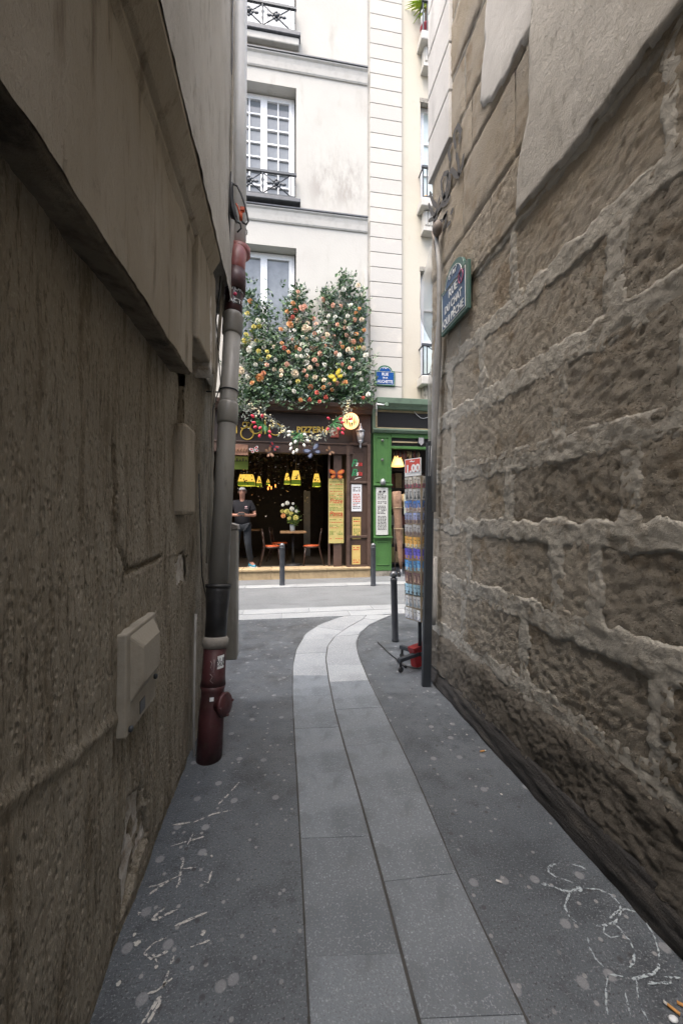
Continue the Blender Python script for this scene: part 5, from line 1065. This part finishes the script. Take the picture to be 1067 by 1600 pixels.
# rose heads: a few petal-built shapes shared by all
def rose_mesh(seed, n1=5):
    rr = random.Random(seed); mb = MB()
    for ring_, (cnt, rad, hgt, tiltv) in enumerate(((n1, .50, .10, 1.0), (5, .36, .24, .65), (4, .22, .34, .35), (3, .11, .40, .12))):
        for k in range(cnt):
            a = 2*math.pi*(k+.5*ring_)/cnt+rr.uniform(-.2, .2); w2 = math.pi/cnt*1.15
            pts = []
            for j, (f, e) in enumerate(((0, 0), (.6, .45), (1, 1))):
                for s in (-1, 0, 1):
                    aa = a+s*w2*(.35+.65*f); R_ = rad*(.25+.75*f)*(1.0 if s == 0 else .95)*(1+.08*tiltv*(j == 2)); z = hgt*.3+hgt*(.2+e*.9)-tiltv*.12*(j == 2)*(1 if s == 0 else .5)
                    pts.append((math.cos(aa)*R_, -z*.9+.15, math.sin(aa)*R_))
            mb.add(pts, [(0,3,4,1),(1,4,5,2),(3,6,7,4),(4,7,8,5)], 0, False)
    mb.ball((0,-.20,0), .17, 6, sc=(1,.9,1))
    return mb
RC = {'w': (.68,.67,.58), 'c': (.66,.55,.40), 'p': (.66,.38,.27), 'o': (.58,.27,.10), 'r': (.50,.10,.07), 'y': (.58,.50,.13), 'm': (.36,.31,.31), 'd': (.50,.18,.08)}
RMAT = {k: Mt('petal_'+n, c, .7).obrand(.12).done() for (k, c), n in zip(RC.items(), ('white','cream','peach','orange','coral_red','yellow','mauve','deep_orange'))}
roses = """107,255,o 85,350,y 135,458,y 175,455,y 118,490,y 75,520,y 65,570,y 98,575,y 160,568,y 175,655,y 243,655,y 250,697,y 190,720,y 165,410,W 130,548,M 95,640,W 125,598,w 215,620,w 205,575,w 270,590,w 488,180,p 488,225,c 448,272,o 520,310,P 465,328,r 403,338,o 432,320,w 512,378,W 550,363,w 445,382,r 422,405,d 425,438,O 352,478,o 387,480,w 485,412,C 540,470,C 578,472,c 460,485,w 527,540,w 555,555,c 442,562,p 483,580,c 358,588,o 380,628,r 413,658,o 477,628,o 565,597,w 558,650,w 550,685,w 478,693,w 513,693,w 547,742,W 580,782,c 533,808,p 553,852,p 465,828,C 355,810,c 350,845,c 485,890,y 210,828,d 180,870,O 120,903,o 37,805,C 585,935,d 685,942,o 638,982,r 705,1020,r 575,1040,r 508,1040,o 655,1050,r 757,960,o 800,912,p 835,905,p 733,912,p 690,243,p 718,270,w 828,292,p 903,285,w 665,347,w 608,392,p 628,433,p 725,372,w 780,377,w 880,373,w 702,422,w 673,475,w 655,498,w 637,557,w 687,557,p 607,632,P 635,628,p 663,672,p 705,615,p 750,622,p 770,535,p 617,720,p 818,592,p 840,618,o 790,672,p 815,683,w 857,465,p 895,470,w 910,508,w 873,525,p 947,515,o 900,565,C 927,628,o 967,622,y 990,565,o 1010,485,o 990,400,c 935,405,p 945,350,o 970,315,o 963,130,c 848,160,w 903,665,w 1022,687,w 1010,630,c 920,720,p 960,760,w 897,783,p 970,828,w 990,880,w 825,808,w 850,840,w 1040,995,w 1003,1020,r 458,970,w 760,290,p 560,430,c 620,520,p 720,520,c 800,440,p 860,420,c 560,700,c 640,760,p 500,640,p 300,800,c 400,760,p 930,580,p 690,880,c 880,640,c 840,760,p 470,340,c 540,300,p 520,600,w 300,620,c 150,760,w 90,860,w 420,900,w 620,860,c 700,760,w 860,900,o 240,760,p 310,720,w""".split()
protos = {}
for i, s in enumerate(roses):
    x, y, k = s.split(','); u, v = float(x)/5.08+370, float(y)/5.08+420; big = k.isupper(); k = k.lower(); sz = (.112 if big else .074)*rng.uniform(.85, 1.2); Yr = 8.22 if v > 545 else 8.36
    key = (k, i % 3)
    if key not in protos:
        mb = rose_mesh(hash(key) % 97 if False else (ord(k)*3+i % 3), 5+i % 2); me = bpy.data.meshes.new('rose'); me.from_pydata(mb.v, [], mb.f); me.materials.append(RMAT[k]); protos[key] = me
    o = bpy.data.objects.new('rose', protos[key]); C.objects.link(o); o.parent = climber; o.location = onY(u, v, Yr+rng.uniform(0, .08))-ORG[climber.name]; o.scale = (sz*1.35,)*3; o.rotation_euler = (rng.uniform(-.5,.6), rng.uniform(-3,3), rng.uniform(-.7,.7))
# garland with frosted leaves, catkins and tulips
gar = thing('frosted_garland', 'frosted leaf garland with red and white tulips hanging across the pizzeria fascia', 'garland', onY(470, 690, 8.3)); mb = MB(); path = [(392,634),(406,645),(420,655),(434,666),(450,677),(466,684),(485,684),(505,679),(522,670),(535,655),(542,640),(546,628)]
for (u0, v0), (u1, v1) in zip(path, path[1:]):
    for k in range(38):
        f = rng.random(); u = u0+(u1-u0)*f+rng.gauss(0, 4.2); v = v0+(v1-v0)*f+rng.gauss(0, 4.2); L = rng.uniform(.05, .10); leaf(mb, onY(u, v, rng.uniform(8.2, 8.42)), Vector((rng.uniform(-1,1), rng.uniform(-1,.3), rng.uniform(-1,1))), L, L*.4, rng)
for u, v in ((370,600),(375,630),(385,645)):
    for k in range(60): leaf(mb, onY(u+rng.gauss(0,7), v+rng.gauss(0,9), rng.uniform(8.15, 8.4)), Vector((rng.uniform(-1,1), rng.uniform(-1,.3), rng.uniform(-1,1))), .07, .03, rng)
obj('frosted_leaves', mb, LEAF_F, gar, kind='stuff')
mb = MB()
for (u0, v0), (u1, v1) in zip(path, path[1:]):
    for k in range(9):
        f = rng.random(); mb.ball(onY(u0+(u1-u0)*f+rng.gauss(0,3), v0+(v1-v0)*f+rng.gauss(0,3.5), 8.19), rng.uniform(.012,.022), 6)
obj('pale_berries', mb, leafmat('pale_berry', [(.60,.52,.20),(.66,.62,.45),(.5,.45,.3)]), gar, kind='stuff')
RT_, WT_ = flat('red_tulip', (.55,.025,.06), .5), flat('white_tulip', (.70,.68,.62), .5); GLEAF = leafmat('tulip_leaf', [(.03,.15,.04),(.05,.20,.06),(.04,.12,.05)])
tul = None
def tulips(u, v, items, mat, fan):
    mb = MB(); c = onY(u, v, 8.2)
    for k in range(26):
        a = rng.uniform(*fan); d = Vector((math.cos(a), -.4, math.sin(a))); leaf(mb, c+Vector((rng.uniform(-.03,.03),0,0)), d, rng.uniform(.14,.26), .025, rng)
    obj('tulip_leaves', mb, GLEAF, gar, kind='stuff')
    for x, y in items:
        p = onY(x, y, 8.12); mb = MB(); mb.tube([c, c.lerp(p, .6)+Vector((0,-.03,.02)), p], .005, 5); d = (p-c).normalized(); mb.lathe([(.008,-.03),(.026,-.01),(.03,.015),(.022,.045),(.008,.06)], p, 8, 1, axis=d); obj('tulip', mb, [GLEAF, mat], gar)
tulips(411, 662, [(396,651),(410,651.5),(398,660.5),(407,668),(421,674),(406,680),(421.5,681),(400,667)], RT_, (2.6, 5.9))
tulips(521, 660, [(514,654.5),(534,660),(528,669.5),(535,670),(534.5,676),(513,670),(546,655),(531,655)], RT_, (-2.4, .9))
tulips(467, 677, [(453,675),(452.5,680),(455,693.5),(462,689.5),(480,688),(475,695),(464,703),(455,700),(459,706),(475,679)], WT_, (3.3, 6.0))
# ---------------------------------------------------------------- paper and feather butterflies, small signs on the beam
def butterfly(label, c, s, rot, cw, cb, spots=None):
    t = thing('butterfly_ornament', label, 'butterfly', c); mr = Matrix.Rotation(rot, 3, 'Y')
    for sx in (-1, 1):
        for nm, poly in (('upper_wing', [(0,.05),(.25,.42),(.75,.62),(1.0,.50),(.92,.15),(.55,-.05),(.06,-.02)]), ('lower_wing', [(.06,-.04),(.5,-.10),(.80,-.28),(.72,-.58),(.45,-.66),(.15,-.40)])):
            mb = MB(); mb.prism([(x*s*sx, z*s) for x, z in (poly if sx > 0 else poly[::-1])], (0,-.012 if nm[0] == 'l' else -.018,0), RT, UP, .004, 0)
            ip = [(sum(x for x, z in poly)/7 if 0 else x*.62+.20, z*.62+(.12 if nm[0] == 'u' else -.13)) for x, z in poly]; mb.prism([(x*s*sx, z*s) for x, z in (ip if sx > 0 else ip[::-1])], (0,-.021,0), RT, UP, .0015, 1)
            mb.v = [mr @ Vector((p.x, p.y-abs(p.x)*.25, p.z))+c for p in mb.v]; obj(nm, mb, [cb, cw], t)
    mb = MB(); mb.tube([mr @ Vector((0,-.02,z*s))+c for z in (-.4,-.1,.15,.35)], [.006,.014*s/.15,.012*s/.15,.006], 6); obj('body', mb, INK, t); return t
OR_, ORD = flat('orange_wing', (.62,.20,.03), .6), flat('dark_orange_wing', (.38,.06,.015), .6); BLW, BLD = flat('blue_grey_wing', (.28,.33,.48), .5), flat('dark_blue_wing', (.05,.05,.08), .5); YLW = flat('yellow_wing', (.66,.56,.05), .6); TANW = flat('tan_wing', (.45,.26,.15), .6); RDW = flat('red_wing', (.45,.03,.03), .6)
butterfly('large orange butterfly on top of the tall yellow menu board', onY(525.5, 741, YS+.0), .175, 0, OR_, ORD)
butterfly('pale blue grey butterfly on the beam under the white tulips', onY(488, 705, YS-.06), .20, R(-28), BLW, BLD)
butterfly('yellow butterfly among the climbing roses', onY(524.5, 588, 8.18), .16, R(-35), YLW, flat('ochre_wing', (.5,.38,.02), .6))
butterfly('red and black butterfly on the beam at the upper left', onY(428, 698, YS-.05), .12, R(35), RDW, BLD)
butterfly('tan butterfly beneath the red one on the beam', onY(421, 707, YS-.06), .12, R(70), TANW, flat('brown_wing', (.2,.10,.06), .6))
butterfly('red and white butterfly beside the carved wooden sign', onY(397.5, 703, YS-.05), .10, R(-20), RDW, EWH)
butterfly('small brown butterfly at the right end of the beam', onY(515, 705, YS-.05), .11, R(50), TANW, flat('brown_wing', (.16,.09,.06), .6))
t = thing('wooden_plaque', 'carved brown wooden plaque hanging at the left of the doorway beam', 'plaque', onY(376, 711, YS-.04)); a, b = onY(362, 711, YS-.04), onY(388, 695, YS-.04); mb = MB(); mb.box(a.x, b.x, YS-.06, YS-.03, a.z, b.z); obj('board', mb, plain('carved_wood', (.20,.10,.065), .7, wear=(.28,.16,.10), bscale=25, bd=.01), t, bevel=.006)
mb = MB(); 
for k in range(5): mb.tube([Vector((a.x+.05+k*.06, YS-.065, a.z+.06)), Vector((a.x+.07+k*.06, YS-.066, a.z+.15)), Vector((a.x+.09+k*.06, YS-.065, a.z+.08))], .008, 5)
obj('carving', mb, TANW, t)
t = thing('green_picture', 'green picture with dark figures hanging under the wooden plaque', 'picture', onY(376, 733, YS+.2)); a, b = onY(358, 733, YS+.2), onY(388, 713, YS+.2); mb = MB(); mb.box(a.x, b.x, YS+.2, YS+.22, a.z, b.z); obj('board', mb, flat('meadow_green', (.16,.22,.03), .6), t)
mb = MB(); mb.box(a.x+.005, b.x-.005, YS+.195, YS+.199, (a.z+b.z)/2+.05, b.z-.01); obj('pale_sky', mb, flat('pale_yellow_sky', (.35,.36,.08), .6), t); mb = MB()
for k in range(5): mb.box(a.x+.10+k*.065, a.x+.125+k*.065, YS+.19, YS+.194, (a.z+b.z)/2+.03, (a.z+b.z)/2+.07+.03*(k % 2))
obj('figures', mb, INK, t); mb = MB(); 
for s in (.1, .3): mb.tube([Vector((a.x+s, YS+.21, b.z)), Vector((a.x+s, YS+.21, ZB0+.05))], .004, 5)
obj('hanger', mb, INK, t)
t = thing('red_badge', 'small red brown badge with a pale ring at the end of the gold word', 'badge', onY(522, 683, Yl)); a, b = onY(516, 683.5, Yl), onY(529, 668, Yl); mb = MB(); mb.box(a.x, b.x, Yl-.02, Yl, a.z, b.z); obj('plate', mb, flat('badge_red', (.22,.05,.04), .6), t); c = (a+b)/2; mb = MB(); mb.tube([Vector((c.x+math.cos(q)*.055, Yl-.022, c.z+.01+math.sin(q)*.055)) for q in (2*math.pi*i/18 for i in range(18))], .006, 5, closed=True); obj('ring', mb, TANW, t)
# ---------------------------------------------------------------- lit lamps in the restaurant
GLOW = Mt('lit_yellow_shade', (.75,.5,.08), .6); GLOW.var(9, (.55,.25,.03), .5, .7); GLOW = GLOW.emit((1,.62,.10), .28).done(); GLOWG = Mt('lit_green_band', (.14,.2,.03), .6).emit((.22,.32,.02), .10).done()
def tray_lamp(u0, u1, v0, v1, Y, label):
    a, b = onY(u0, v1, Y), onY(u1, v0, Y); x0, x1, z0, z1 = a.x, b.x, a.z, b.z; h = z1-z0; zb = z0+h*.34; d = min(.3, (x1-x0)*.5); t = thing('pendant_lamp', label, 'lamp', ((x0+x1)/2, Y, z0), 'lit picture lamps in the restaurant')
    def fru(za, zb_, ia, ib, mat, name):
        mb = MB(); mb.add([(x0+ia,Y+ia,za),(x1-ia,Y+ia,za),(x1-ia,Y+2*d-ia,za),(x0+ia,Y+2*d-ia,za),(x0+ib,Y+ib,zb_),(x1-ib,Y+ib,zb_),(x1-ib,Y+2*d-ib,zb_),(x0+ib,Y+2*d-ib,zb_)], [(0,1,5,4),(1,2,6,5),(2,3,7,6),(3,0,4,7)]); return obj(name, mb, mat, t)
    fru(z0, zb, 0, .005, GLOWG, 'green_band'); fru(zb+.001, z1, .006, .05, GLOW, 'glowing_shade')
    mb = MB(); rr = random.Random(int(u0))
    for k in range(max(3, int((x1-x0)/.12))): x = x0+.05+rr.random()*(x1-x0-.12); z = zb+h*rr.uniform(.0,.35); mb.box(x, x+rr.uniform(.012,.03), Y-.012, Y-.008, z, z+rr.uniform(.012,.03))
    obj('dark_figures', mb, INK, t)
    pd = bpy.data.lights.new('lamp_light', 'POINT'); pd.energy = 1.6*min(1, (x1-x0)/.25); pd.color = (1,.66,.25); pd.shadow_soft_size = .08; po = bpy.data.objects.new('lamp_light', pd); C.objects.link(po); po.parent = t; po.location = (0, d, .02)
    mb = MB(); mb.tube([Vector(((x0+x1)/2, Y+d, z1-.02)), Vector(((x0+x1)/2, Y+d, 3.56))], .008, 5); obj('cord', mb, INK, t)
tray_lamp(371.5, 398, 741, 758, 9.9, 'widest lit yellow and green lamp above the standing man')
tray_lamp(444, 453.5, 739, 756, 9.9, 'left lamp of the tilted yellow pair above the bouquet'); tray_lamp(455, 470, 735, 757, 9.7, 'right and larger lamp of the yellow pair above the bouquet')
tray_lamp(489, 501, 740, 760, 10.0, 'lit yellow lamp nearest the tall menu board'); tray_lamp(400.5, 409, 744, 760, 10.6, 'small lit yellow lamp beside the widest lamp'); tray_lamp(416, 422, 747, 757, 11.0, 'tiny lit yellow lamp in the middle of the dark room')
CAND = Mt('candle_bulb', (1,.4,.1), .5).emit((1,.30,.06), .9).done()
for i, (u, v) in enumerate(((419,763),(424,762),(430.5,759),(421,758))):
    c = onY(u, v, 10.8+i*.1); mb = MB(); mb.lathe([(.005,-.05),(.016,-.03),(.018,0),(.010,.03),(.003,.05)], c, 8); bo = obj('candle_bulb', mb, CAND); mb = MB(); mb.tube([c+Vector((0,0,.04)), Vector((c.x, c.y, 3.56))], .003, 4); obj('cord', mb, INK, bo); tag(bo, ('left candle bulb of the orange pair in the restaurant', 'right candle bulb of the orange pair in the restaurant', 'highest orange candle bulb, apart from the others in the restaurant', 'orange candle bulb just above the left of the pair')[i], 'bulb', 'orange candle bulbs in the restaurant')
# dark hanging greenery with little pale blossoms under the restaurant ceiling
mb = MB(); mw = MB()
for k in range(2600):
    x = rng.uniform(-1.6, 1.0); Y = rng.uniform(9.1, 12.5); z = 3.5-abs(rng.gauss(0, .55))
    if z < 1.3: continue
    L = rng.uniform(.05, .12); leaf(mb, Vector((x, Y, z)), Vector((rng.uniform(-1,1), rng.uniform(-1,1), rng.uniform(-1,.3))), L, L*.5, rng)
for k in range(190):
    x = rng.uniform(-1.0, .9); Y = rng.uniform(8.95, 10.5); z = 3.3-abs(rng.gauss(0, .75))
    if z > 1.3: leaf(mw, Vector((x, Y, z)), Vector((rng.uniform(-1,1), -.6, rng.uniform(-1,1))), rng.uniform(.03,.07), .03, rng)
green = thing('hanging_greenery', 'dark hanging leaves with small pale blossoms under the restaurant ceiling', 'hanging plant', (-.3, 10.5, 2.0)); obj('dark_leaves', mb, leafmat('shade_leaf', [(.03,.05,.02),(.07,.04,.02),(.05,.03,.02)]), green, kind='stuff'); obj('pale_blossoms', mw, leafmat('pale_blossom', [(.5,.48,.5),(.55,.5,.42),(.4,.2,.12)]), green, kind='stuff')
# bouquet
bq = thing('flower_vase', 'glass jar of yellow and white flowers on the oak table', 'bouquet', Vector((xc_, 9.02, FZ0+.80))); bc = Vector((FX(457,9.02), 9.02, FZ0+.802))
mb = MB(); mb.lathe([(.055,0),(.062,.01),(.062,.15),(.056,.155),(.05,.15),(.05,.012)], bc, 16); obj('glass_jar', mb, Mt('jar_glass', (.55,.60,.62), .08).alpha(.45).done(), bq)
mb = MB(); mst = MB(); 
for k in range(22):
    a = rng.uniform(0, 6.28); r_ = rng.uniform(.05, .26); e_ = bc+Vector((math.cos(a)*r_-.02, math.sin(a)*r_*.6-.05, rng.uniform(.24, .62)))
    mst.tube([bc+Vector((0,0,.03)), bc+Vector((0,0,.16)), e_], .004, 4)
    for q in range(7): leaf(mb, bc.lerp(e_, rng.uniform(.45, 1)), Vector((rng.uniform(-1,1), rng.uniform(-1,.3), rng.uniform(-.5,1))), rng.uniform(.05,.10), .035, rng)
obj('stems', mst, LEAF_D, bq); obj('bouquet_leaves', mb, LEAF_Y, bq, kind='stuff')
for u, v, k, s in ((448,799,'y',.10),(443,806,'o',.09),(462,809,'y',.10),(455,802,'y',.08),(456.5,795,'w',.09),(449,786,'w',.08),(442,789,'w',.06),(463,799,'w',.06),(441,799,'y',.07),(452,810,'y',.07),(458,787,'w',.05)):
    key = (k, 0) if (k, 0) in protos else next(q for q in protos if q[0] == k); o = bpy.data.objects.new('flower_head', protos[key]); C.objects.link(o); o.parent = bq; o.location = onY(u, v, 8.86)-ORG[bq.name]; o.scale = (s*1.2,)*3; o.rotation_euler = (rng.uniform(-.4,.4), rng.uniform(-3,3), 0)
# ---------------------------------------------------------------- the man in the doorway
def skin(verts, edges, rad, root=0, sub=2):
    me = bpy.data.meshes.new('figure'); me.from_pydata([Vector(v) for v in verts], edges, []); ob = bpy.data.objects.new('figure', me); C.objects.link(ob)
    ob.modifiers.new('s', 'SKIN').use_smooth_shade = True; sb = ob.modifiers.new('d', 'SUBSURF'); sb.levels = sb.render_levels = sub
    for i, r_ in enumerate(rad): 
        sv = me.skin_vertices[0].data[i]; sv.radius = r_ if isinstance(r_, tuple) else (r_, r_); sv.use_root = (i == root)
    dg = bpy.context.evaluated_depsgraph_get(); dg.update(); ev = bpy.data.meshes.new_from_object(ob.evaluated_get(dg)); mb = MB(); mb.add([q.co.copy() for q in ev.vertices], [tuple(p.vertices) for p in ev.polygons], 0, True)
    bpy.data.objects.remove(ob); bpy.data.meshes.remove(ev); return mb
man_p = Vector((onY(379, 890, 8.92).x, 8.92, FZ0)); K = 1.83/1.80
man = thing('person', 'grey haired man in black t-shirt and dark jeans looking at his phone', 'person', man_p)
def place(mb): mb.v = [man_p+Vector((p.x, p.y, p.z))*K for p in mb.v]; return mb
SKIN = plain('skin', (.33,.17,.12), .6, wear=(.27,.13,.09)); SHIRT = plain('black_tshirt', (.006,.006,.009), .9, wear=(.010,.010,.014)); JEAN = plain('dark_jeans', (.010,.013,.018), .9, wear=(.017,.021,.027)); HAIR = plain('grey_hair', (.34,.33,.32), .8, wear=(.24,.235,.23))
V = dict(pel=(0,0,.96), bel=(0,-.01,1.08), che=(0,0,1.30), nk0=(0,0,1.46), nk1=(0,-.02,1.54), jaw=(0,-.055,1.60), hd=(0,-.04,1.68), top=(0,-.03,1.75),
 shR=(-.17,.0,1.42), elR=(-.275,-.05,1.16), wrR=(-.10,-.27,1.155), paR=(-.045,-.33,1.165), shL=(.17,0,1.42), elL=(.285,-.04,1.15), wrL=(.13,-.27,1.15), paL=(.07,-.335,1.165),
 hpR=(-.10,0,.90), knR=(-.13,-.01,.50), anR=(-.15,.03,.09), toR=(-.18,-.12,.04), hpL=(.10,0,.90), knL=(.13,-.10,.50), anL=(.185,.02,.09), toL=(.27,-.11,.04))
nm = list(V); ix = {k: i for i, k in enumerate(nm)}
ed = [(ix[a], ix[b]) for a, b in (('pel','bel'),('bel','che'),('che','nk0'),('nk0','nk1'),('nk1','jaw'),('jaw','hd'),('hd','top'),('che','shR'),('shR','elR'),('elR','wrR'),('wrR','paR'),('che','shL'),('shL','elL'),('elL','wrL'),('wrL','paL'),('pel','hpR'),('hpR','knR'),('knR','anR'),('anR','toR'),('pel','hpL'),('hpL','knL'),('knL','anL'),('anL','toL'))]
rd = dict(pel=(.13,.10), bel=(.14,.115), che=(.15,.11), nk0=.065, nk1=.055, jaw=(.062,.075), hd=(.078,.095), top=(.055,.07), shR=.062, elR=.043, wrR=.029, paR=(.04,.02), shL=.062, elL=.043, wrL=.029, paL=(.04,.02), hpR=.085, knR=.058, anR=.042, toR=.035, hpL=.085, knL=.058, anL=.042, toL=.035)
body = skin([V[k] for k in nm], ed, [rd[k] for k in nm])
# nose, brows and ears are drawn out of the head itself; fingers join the same mesh
for i, p in enumerate(body.v):
    if p.z > 1.58 and p.y < -.07:
        p.y -= .022*math.exp(-((p.x/.013)**2+((p.z-1.655)/.022)**2)); p.y += .010*math.exp(-(((abs(p.x)-.03)/.014)**2+((p.z-1.685)/.012)**2)); p.y -= .006*math.exp(-((p.z-1.705)/.012)**2)*(abs(p.x) < .05); p.y -= .008*math.exp(-((p.x/.025)**2+((p.z-1.615)/.008)**2)); p.y += .005*math.exp(-((p.x/.025)**2+((p.z-1.607)/.004)**2))
for s in (-1, 1): body.ball((s*.083,-.03,1.665), .028, 8, sc=(.35,.7,1.1))
def fingers(base, dirv, side, sgn):
    b, d, s = Vector(base), Vector(dirv).normalized(), Vector(side).normalized(); n = d.cross(s)*sgn
    for k, L in enumerate((.068,.078,.073,.056)):
        o = b+s*(k-1.5)*.0175; body.tube([o, o+d*L*.45+n*.004, o+d*L*.75+n*.022, o+d*L*.8+n*.040], [.0088,.0085,.008,.006], 6)
    body.tube([b-s*.03-d*.03, b-s*.046+d*.005, b-s*.040+d*.028+n*.012], [.011,.0095,.007], 6)
fingers((-.035,-.345,1.165), (.8,-.35,.25), (0,.25,-1), 1); fingers((.06,-.35,1.165), (-.8,-.35,.25), (0,.25,-1), -1)
place(body); obj('body', body, SKIN, man, base=man_p)
S = dict(pel=(0,0,.88), bel=(0,-.015,1.08), che=(0,0,1.30), nk0=(0,0,1.455), shR=(-.175,0,1.415), aR=(-.245,-.03,1.225), shL=(.175,0,1.415), aL=(.25,-.025,1.22)); sn = list(S); si = {k: i for i, k in enumerate(sn)}
shirt = place(skin([S[k] for k in sn], [(si[a], si[b]) for a, b in (('pel','bel'),('bel','che'),('che','nk0'),('che','shR'),('shR','aR'),('che','shL'),('shL','aL'))], [(.178,.135),(.182,.152),(.19,.142),(.075,.075),(.088,.088),(.080,.080),(.088,.088),(.080,.080)])); obj('t_shirt', shirt, SHIRT, man)
J = dict(pel=(0,0,.97), hpR=(-.10,0,.90), knR=(-.13,-.01,.50), anR=(-.15,.03,.10), hpL=(.10,0,.90), knL=(.13,-.10,.50), anL=(.185,.02,.10)); jn = list(J); ji = {k: i for i, k in enumerate(jn)}
jeans = place(skin([J[k] for k in jn], [(ji[a], ji[b]) for a, b in (('pel','hpR'),('hpR','knR'),('knR','anR'),('pel','hpL'),('hpL','knL'),('knL','anL'))], [(.155,.12),.105,.078,.066,.105,.078,.066])); obj('jeans', jeans, JEAN, man)
mb = MB()
def cap(p, q):
    th = p*2*math.pi; ph = q*math.pi*.5; lim = 1.0; d = Vector((math.sin(ph)*math.sin(th), -math.sin(ph)*math.cos(th), math.cos(ph))); fr = max(0, -d.y)
    dz = d.z if fr < .35 else max(d.z, .42); r_ = 1+.05*noise.noise(d*6); q_ = Vector((d.x*.088*r_, d.y*.104*r_-.032, 1.675+dz*.102*r_-(.035 if fr < .3 and q > .9 else 0))); return q_
mb.grid(cap, 24, 10); place(mb); obj('hair', mb, HAIR, man)
mb = MB(); 
for s in (-1, 1): mb.ball((s*.030,-.124,1.684), .0085, 8, sc=(1.2,.6,.8))
place(mb); obj('eyes', mb, INK, man)
mb = MB()
for s in (-1, 1): mb.tube([(s*.030+math.cos(a)*.021,-.136,1.682+math.sin(a)*.016) for a in (2*math.pi*i/12 for i in range(12))], .0022, 4, closed=True); mb.tube([(s*.051,-.134,1.686),(s*.082,-.08,1.688),(s*.086,-.03,1.68)], .002, 4)
mb.tube([(-.009,-.138,1.684),(.009,-.138,1.684)], .002, 4); place(mb); obj('glasses', mb, INK, man)
for a, tpt, lab in (('anR','toR','shoe'), ('anL','toL','shoe')):
    A, T = Vector(V[a]), Vector(V[tpt]); d = Vector((T.x-A.x, T.y-A.y, 0)).normalized(); s = Vector((-d.y, d.x, 0)); mb = MB()
    def shoe(p, q, A=A, d=d, s=s):
        f = -.07+p*.27; w_ = (.048-.012*abs(p-.55))*(1 if .03 < p < .97 else .3); th = q*math.pi*2; hgt = .095-.055*p if p > .25 else .095; return Vector((A.x, A.y, 0))+d*f+s*math.cos(th)*w_+Vector((0,0,.012+max(0, math.sin(th))*hgt))
    mb.grid(shoe, 12, 16); place(mb); so = obj('shoe', mb, flat('teal_shoe', (.02,.20,.30), .6), man)
    mb = MB(); k = 14; mb.prism([((-.075+.28*i/k), .05-.012*abs(i/k-.55)*2) for i in range(k+1)]+[((-.075+.28*i/k), -.05+.012*abs(i/k-.55)*2) for i in range(k, -1, -1)], (A.x, A.y, .016), d, s, .014); place(mb); obj('sole', mb, EWH, so)
mb = MB(); mb.box(-.035,.035,-.008,.008,-.07,.07); rt_ = Matrix.Rotation(R(-55), 3, 'X') @ Matrix.Rotation(R(90), 3, 'Y'); mb.v = [rt_ @ p+Vector((.012,-.385,1.185)) for p in mb.v]; place(mb); ph = tag(obj('mobile_phone', mb, BLK, bevel=.003), 'black mobile phone held in both hands by the man', 'phone')
mb = MB(); mb.ball((.085,-.15,1.335), .020, 8, sc=(1,.25,.9)); mb.ball((.105,-.148,1.34), .016, 8, sc=(1,.25,1)); mb.box(.06,.125,-.153,-.149,1.295,1.303); place(mb); obj('chest_emblem', mb, flat('pale_pink_print', (.6,.4,.42), .7), man)
